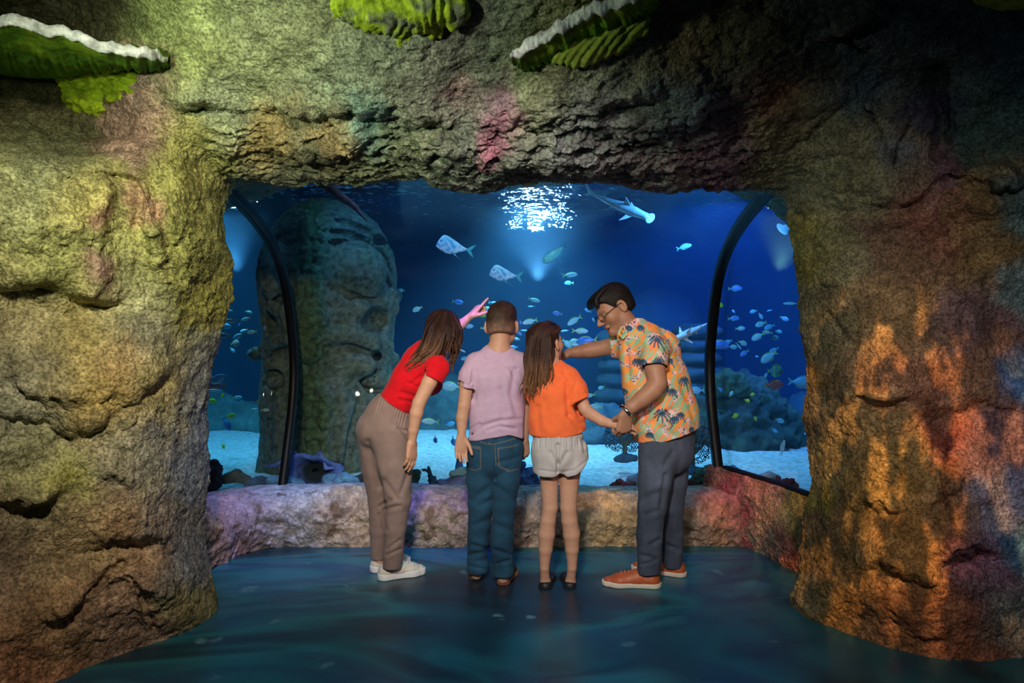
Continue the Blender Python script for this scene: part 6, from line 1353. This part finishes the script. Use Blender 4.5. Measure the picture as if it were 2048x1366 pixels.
# px, py, length px, heading ('L'/'R'), tilt degrees (nose up +), kind, depth
FISH = [
 (457, 621, 17, 'L', 0, 'fusilier', 6.4), (497, 624, 18, 'R', -12, 'fusilier', 6.2), (463, 642, 28, 'L', 4, 'fusilier', 5.9), (492, 638, 24, 'L', -14, 'fusilier', 6.0), (479, 649, 9, 'L', -60, 'blue', 6.3), (451, 652, 24, 'R', -8, 'plump', 6.1),
 (449, 671, 25, 'L', -4, 'plump', 5.8), (477, 672, 24, 'L', -30, 'plump', 6.0), (488, 661, 18, 'L', -16, 'fusilier', 6.4), (504, 664, 22, 'L', -8, 'fusilier', 6.0), (529, 655, 10, 'L', -60, 'blue', 5.2), (470, 687, 20, 'R', 10, 'angel', 6.3), (465, 700, 14, 'R', -50, 'plump', 6.5),
 (430, 703, 14, 'R', -70, 'plump', 6.6), (439, 756, 46, 'L', -22, 'pale', 5.6), (430, 770, 46, 'L', 2, 'snapper', 6.0), (432, 781, 32, 'L', 2, 'slender', 5.9), (446, 790, 11, 'L', -70, 'yellow', 6.3), (427, 802, 19, 'L', 4, 'yellow', 6.2), (474, 795, 24, 'R', 2, 'fusilier', 6.1),
 (519, 804, 19, 'R', 6, 'yellow', 5.9), (508, 819, 20, 'R', -2, 'fusilier', 6.2), (530, 820, 20, 'R', 2, 'fusilier', 5.2), (461, 832, 18, 'R', 14, 'yellow', 6.1), (453, 848, 30, 'R', -58, 'dark', 6.3), (447, 894, 13, 'L', 60, 'yellow', 6.5),
 (803, 581, 16, 'L', 6, 'plump', 6.5), (835, 618, 22, 'L', -24, 'plump', 6.2), (915, 604, 24, 'R', -8, 'blue', 6.4), (987, 607, 22, 'R', -14, 'blue', 6.6), (974, 620, 34, 'L', -18, 'plump', 6.3), (966, 631, 16, 'L', 12, 'yellow', 6.4), (937, 653, 20, 'R', 4, 'pale', 6.0), (970, 657, 20, 'R', -6, 'fusilier', 6.0),
 (1041, 645, 10, 'R', -80, 'blue', 6.3), (1038, 667, 14, 'R', -30, 'blue', 6.1), (1047, 661, 18, 'R', 0, 'slender', 6.4), (1034, 678, 13, 'L', 10, 'plump', 6.6), (1027, 695, 20, 'L', -6, 'pale', 6.2), (924, 701, 17, 'R', -26, 'slender', 5.8), (930, 717, 18, 'L', -8, 'pale', 6.1),
 (1068, 600, 26, 'R', -14, 'fusilier', 6.2), (1063, 613, 15, 'L', -2, 'slender', 6.4), (1115, 627, 20, 'L', 8, 'blue', 6.0), (1060, 643, 32, 'L', -14, 'fusilier', 5.8), (1149, 641, 36, 'L', -30, 'fusilier', 5.9), (1176, 621, 16, 'L', 26, 'pale', 6.1), (1187, 640, 10, 'L', 60, 'plump', 6.3),
 (1127, 662, 20, 'R', 6, 'slender', 6.4), (1160, 662, 34, 'R', -2, 'fusilier', 5.7), (1134, 687, 26, 'R', -40, 'plump', 6.0), (1149, 682, 22, 'L', -16, 'plump', 6.2), (1174, 682, 44, 'L', -8, 'blue', 5.6), (1151, 690, 24, 'R', -6, 'fusilier', 5.9),
 (890, 744, 16, 'L', 50, 'yellow', 6.3), (903, 773, 40, 'L', 4, 'plump', 6.0), (921, 750, 15, 'R', -60, 'plump', 6.1), (861, 843, 36, 'L', 6, 'fusilier', 5.9), (900, 848, 20, 'R', 10, 'pale', 6.3), (871, 879, 16, 'R', -80, 'dark', 6.1), (907, 882, 20, 'R', -80, 'dark', 6.4),
 (1203, 775, 15, 'L', -16, 'plump', 6.2), (1180, 791, 24, 'L', -10, 'fusilier', 6.0), (1192, 813, 28, 'L', 4, 'fusilier', 6.1), (1393, 781, 32, 'L', -2, 'pale', 5.7),
 (1140, 550, 32, 'R', 6, 'fusilier', 6.3), (1138, 566, 20, 'L', 0, 'blue', 7.2), (1368, 494, 32, 'R', 16, 'fusilier', 6.6), (622, 368, 30, 'L', 12, 'blue', 5.6),
 (1470, 577, 28, 'R', 2, 'blue', 5.9), (1439, 610, 17, 'R', -16, 'yellow', 6.0), (1467, 637, 24, 'R', 4, 'blue', 5.8), (1467, 623, 9, 'L', 50, 'plump', 6.5), (1480, 657, 19, 'R', 4, 'plump', 6.2), (1507, 623, 17, 'L', -12, 'plump', 6.3), (1539, 621, 14, 'L', -12, 'slender', 6.4),
 (1521, 632, 15, 'R', -56, 'plump', 6.2), (1568, 637, 19, 'R', -24, 'plump', 6.4), (1582, 607, 30, 'L', 0, 'slender', 6.0), (1522, 648, 24, 'L', -18, 'plump', 5.9), (1539, 654, 24, 'L', -22, 'pale', 5.8), (1535, 665, 20, 'L', 8, 'fusilier', 6.0), (1557, 663, 15, 'R', -14, 'plump', 6.3),
 (1549, 676, 21, 'R', 2, 'plump', 5.9), (1516, 673, 28, 'L', -30, 'plump', 5.7), (1485, 686, 22, 'R', -18, 'plump', 5.9), (1465, 694, 20, 'R', -4, 'plump', 6.1), (1477, 692, 18, 'R', -50, 'slender', 6.2), (1456, 684, 22, 'L', -20, 'pale', 6.1), (1436, 689, 44, 'R', -10, 'blue', 5.6), (1489, 706, 22, 'L', -34, 'blue', 5.8),
 (1538, 714, 38, 'L', -34, 'plump', 5.6), (1548, 701, 24, 'L', -30, 'pale', 5.9), (1514, 713, 8, 'L', 0, 'plump', 6.6), (1550, 742, 30, 'R', 0, 'bat', 6.1), (1531, 752, 12, 'R', 70, 'plump', 6.3), (1548, 770, 42, 'R', 2, 'snapper', 5.7), (1604, 765, 56, 'R', -4, 'pale', 5.3),
 (1462, 788, 14, 'R', 60, 'plump', 6.4), (1504, 789, 11, 'R', 20, 'yellow', 6.2), (1440, 778, 14, 'R', -30, 'blue', 6.3), (1494, 801, 12, 'R', -20, 'yellow', 6.3), (1470, 832, 16, 'R', 20, 'yellow', 6.1), (1559, 841, 20, 'R', -20, 'plump', 6.3), (1549, 861, 16, 'R', -26, 'pale', 6.4), (1565, 896, 34, 'R', 78, 'white', 5.8), (1436, 553, 18, 'R', 60, 'angel', 5.9),
 (1511, 838, 11, 'L', 60, 'yellow', 6.4)]
def zone(x, y):
    if x < 542: return 'in the left pane' + (', upper part' if y < 745 else ', lower part')
    if x > 1425: return 'in the right pane' + (', upper school' if y < 671 else ', lower school' if y < 735 else ', near the reef')
    if 840 <= x <= 945 and y > 690: return 'between the woman and the boy'
    if 1170 <= x <= 1240 and y > 740: return 'between the girl\'s arm and the man'
    if y < 590: return 'high in the middle pane'
    if x < 850: return 'to the right of the stone head'
    if x < 1000: return 'around the woman\'s pointing hand'
    if x < 1100: return 'above the gap between boy and girl'
    if x < 1230: return 'between the faces of girl and man'
    return 'behind the man\'s back'
ORD = ['topmost', 'second', 'third', 'fourth', 'fifth', 'sixth', 'seventh', 'eighth', 'ninth', 'tenth', 'eleventh', 'twelfth']
grp = {}
for f_ in FISH: grp.setdefault((f_[5], zone(f_[0], f_[1])), []).append(f_)
used = set()
def place_fish(proto, kind, px, py, ln, hd, tilt, D, label, group):
    if kind in used:
        o = proto.copy(); COL.objects.link(o)
        for ch in proto.children: c_ = ch.copy(); COL.objects.link(c_); c_.parent = o
    else: o = proto; used.add(kind)
    s = ln/F*D; o.location = P(px, py, D); o.scale = (s, s*1.0, s)
    yaw = (RNG.rand()-.5)*.7
    a = math.radians(tilt); fx = math.cos(a)*(1 if hd == 'R' else -1); fwd = Vector((fx*math.cos(yaw), math.cos(a)*math.sin(yaw), math.sin(a))).normalized()
    up = Vector((0, 0, 1)) if abs(fwd.z) < .9 else Vector((-1, 0, .2)); s_ = up.cross(fwd).normalized(); up = fwd.cross(s_)
    o.rotation_euler = Matrix((fwd, s_, up)).transposed().to_euler(); tag(o, label, 'fish', group); return o
for (kind, zn), fs_ in grp.items():
    fs_.sort(key=lambda q: q[1])
    for k, (px, py, ln, hd, ti, _, D) in enumerate(fs_):
        lab = DESC[kind]+' '+zn.rstrip(',')
        if len(fs_) > 1: lab += ', topmost' if k == 0 else ', lowest' if k == len(fs_)-1 else ', %s from top' % ORD[k]
        place_fish(PROTO[kind], kind, px, py, ln, hd, ti, D, lab, 'fish in the tank')
# the two lookdowns, the unicorn fish
look = [(-.30, .015, -.02), (-.16, .06, -.09), (.0, .135, -.17), (.14, .19, -.215), (.27, .235, -.205), (.37, .225, -.165), (.45, .11, -.13), (.50, -.03, -.09)]
def look_sp(V, C):
    n = noise(np.stack([V[:, 0]*9, V[:, 1]*3, V[:, 2]*12], 1)); w = (sstep(n, -.05, .15)*(1-sstep(V[:, 2], .02, .10)))[:, None]
    C = C*(1-w)+np.array((.80, .74, .84))*w; b = (sstep(-n, .1, .3)*(1-sstep(V[:, 2], .10, .2)))[:, None]; return C*(1-b)+np.array((.12, .36, .72))*b
lk = fish_proto('lookdown_fish', look, .16, .16, ((.55, .75, .75), (.42, .68, .80), (.75, .80, .88)), (.10, .42, .42), 0, tl=.20, spots=look_sp, eye=True)
mk('ventral_streamer', [(-.02, -.004, -.18), (.04, -.004, -.19), (-.08, -.004, -.25), (-.24, -.004, -.31), (-.02, .004, -.18), (.04, .004, -.19), (-.08, .004, -.25), (-.24, .004, -.31)], [(0, 1, 2), (2, 1, 3), (6, 5, 4), (7, 5, 6), (0, 2, 6, 4), (1, 5, 7, 3), (2, 3, 7, 6), (0, 4, 5, 1)], m_fish, lk, smooth=False, col=np.tile((.4, .6, .62), (8, 1)))
place_fish(lk, 'look', 912, 494, 78, 'L', 12, 5.4, 'silvery flat-sided fish with a steep forehead, the upper left of two alike', 'flat silvery fish with steep foreheads')
place_fish(lk, 'look', 1013, 549, 68, 'L', 9, 5.4, 'silvery flat-sided fish with a steep forehead, the lower right of two alike', 'flat silvery fish with steep foreheads')
tq = PROTO['teal']; place_fish(tq, 'teal', 1110, 507, 62, 'L', -36, 5.6, 'turquoise long fish diving down to the left, tail up, in the middle pane', None)

# bonnethead sharks
def shark(px0, py0, px1, py1, D, cols, label, first, roll=.3, extra=None):
    if first is None:
        f = Field((-.62, -.30, -.22), (.60, .30, .26), .0075); x_ = np.array([1., 0, 0])
        f.chain([(.38, 0, 0, .052), (.22, 0, .0, .072), (.02, 0, .0, .072), (-.18, 0, .0, .046), (-.36, 0, .004, .024), (-.46, 0, .010, .015)], .03)
        f.ell((.47, 0, -.004), (.060, .115, .020), None, .035); f.ell((.41, 0, 0), (.07, .055, .035), None, .03)
        V, Q = f.mesh(1); t = sstep(V[:, 2], -.03, .04)[:, None]; C = np.array(cols[1])*(1-t)+np.array(cols[0])*t
        b = mk('shark', V, Q, m_fish, col=C)
        def fin(nm, poly, th_=.006):       # poly: 3-D points of a swept blade
            k = len(poly); P_ = np.array(poly, float); n = unit(np.cross(P_[1]-P_[0], P_[2]-P_[0])); vv = np.vstack([P_-n*th_, P_+n*th_])
            fc = [tuple(range(k)), tuple(range(2*k-1, k-1, -1))]+[(a, k+a, k+(a+1) % k, (a+1) % k) for a in range(k)]
            mk(nm, vv, fc, m_fish, b, smooth=False, col=np.tile(np.array(cols[0])*.5+np.array(cols[1])*.5, (2*k, 1)))
        fin('dorsal_fin', [(.16, 0, .05), (.11, 0, .13), (.06, 0, .19), (.045, 0, .19), (.05, 0, .12), (.03, 0, .05)])
        fin('second_dorsal_fin', [(-.22, 0, .03), (-.26, 0, .075), (-.275, 0, .07), (-.275, 0, .03)], .004)
        for s in (-1, 1):
            fin('pectoral_fin', [(.24, s*.05, -.03), (.16, s*.15, -.05), (.09, s*.22, -.06), (.08, s*.215, -.06), (.12, s*.11, -.045), (.12, s*.05, -.03)])
            fin('pelvic_fin', [(-.08, s*.035, -.03), (-.13, s*.08, -.045), (-.15, s*.075, -.045), (-.14, s*.03, -.03)], .004)
        fin('tail_fin', [(-.44, 0, .03), (-.52, 0, .10), (-.60, 0, .19), (-.61, 0, .18), (-.55, 0, .06), (-.53, 0, .0), (-.57, 0, -.06), (-.55, 0, -.065), (-.49, 0, -.015), (-.44, 0, -.005)])
    else:
        b = first.copy(); COL.objects.link(b)
        for ch in first.children: c_ = ch.copy(); COL.objects.link(c_); c_.parent = b
    A, B = P(px0, py0, D), P(px1, py1, D-.15); mid = (A+B)/2; L_ = (B-A).length/1.12; fwd = (B-A).normalized(); up0 = Vector((.0, roll-1.0 if roll < 0 else -roll, 1)); s_ = up0.cross(fwd).normalized(); up = fwd.cross(s_)
    b.location = mid; b.scale = (L_,)*3; b.rotation_euler = Matrix((fwd, s_, up)).transposed().to_euler(); tag(b, label, 'shark'); return b
s1 = shark(1172, 384, 1312, 441, 5.3, ((.42, .58, .74), (.80, .80, .86)), 'pale shark with a shovel-shaped head swimming right under the water surface', None, roll=-.35)
s2 = shark(1700, 440, 1553, 460, 5.3, None, 'pale shark whose head shows at the right pillar', s1, roll=-.3)
s3 = shark(1422, 644, 1338, 684, 5.2, None, 'pale shark seen from below beside the black seam, behind the man\'s collar', s1, roll=-.8)
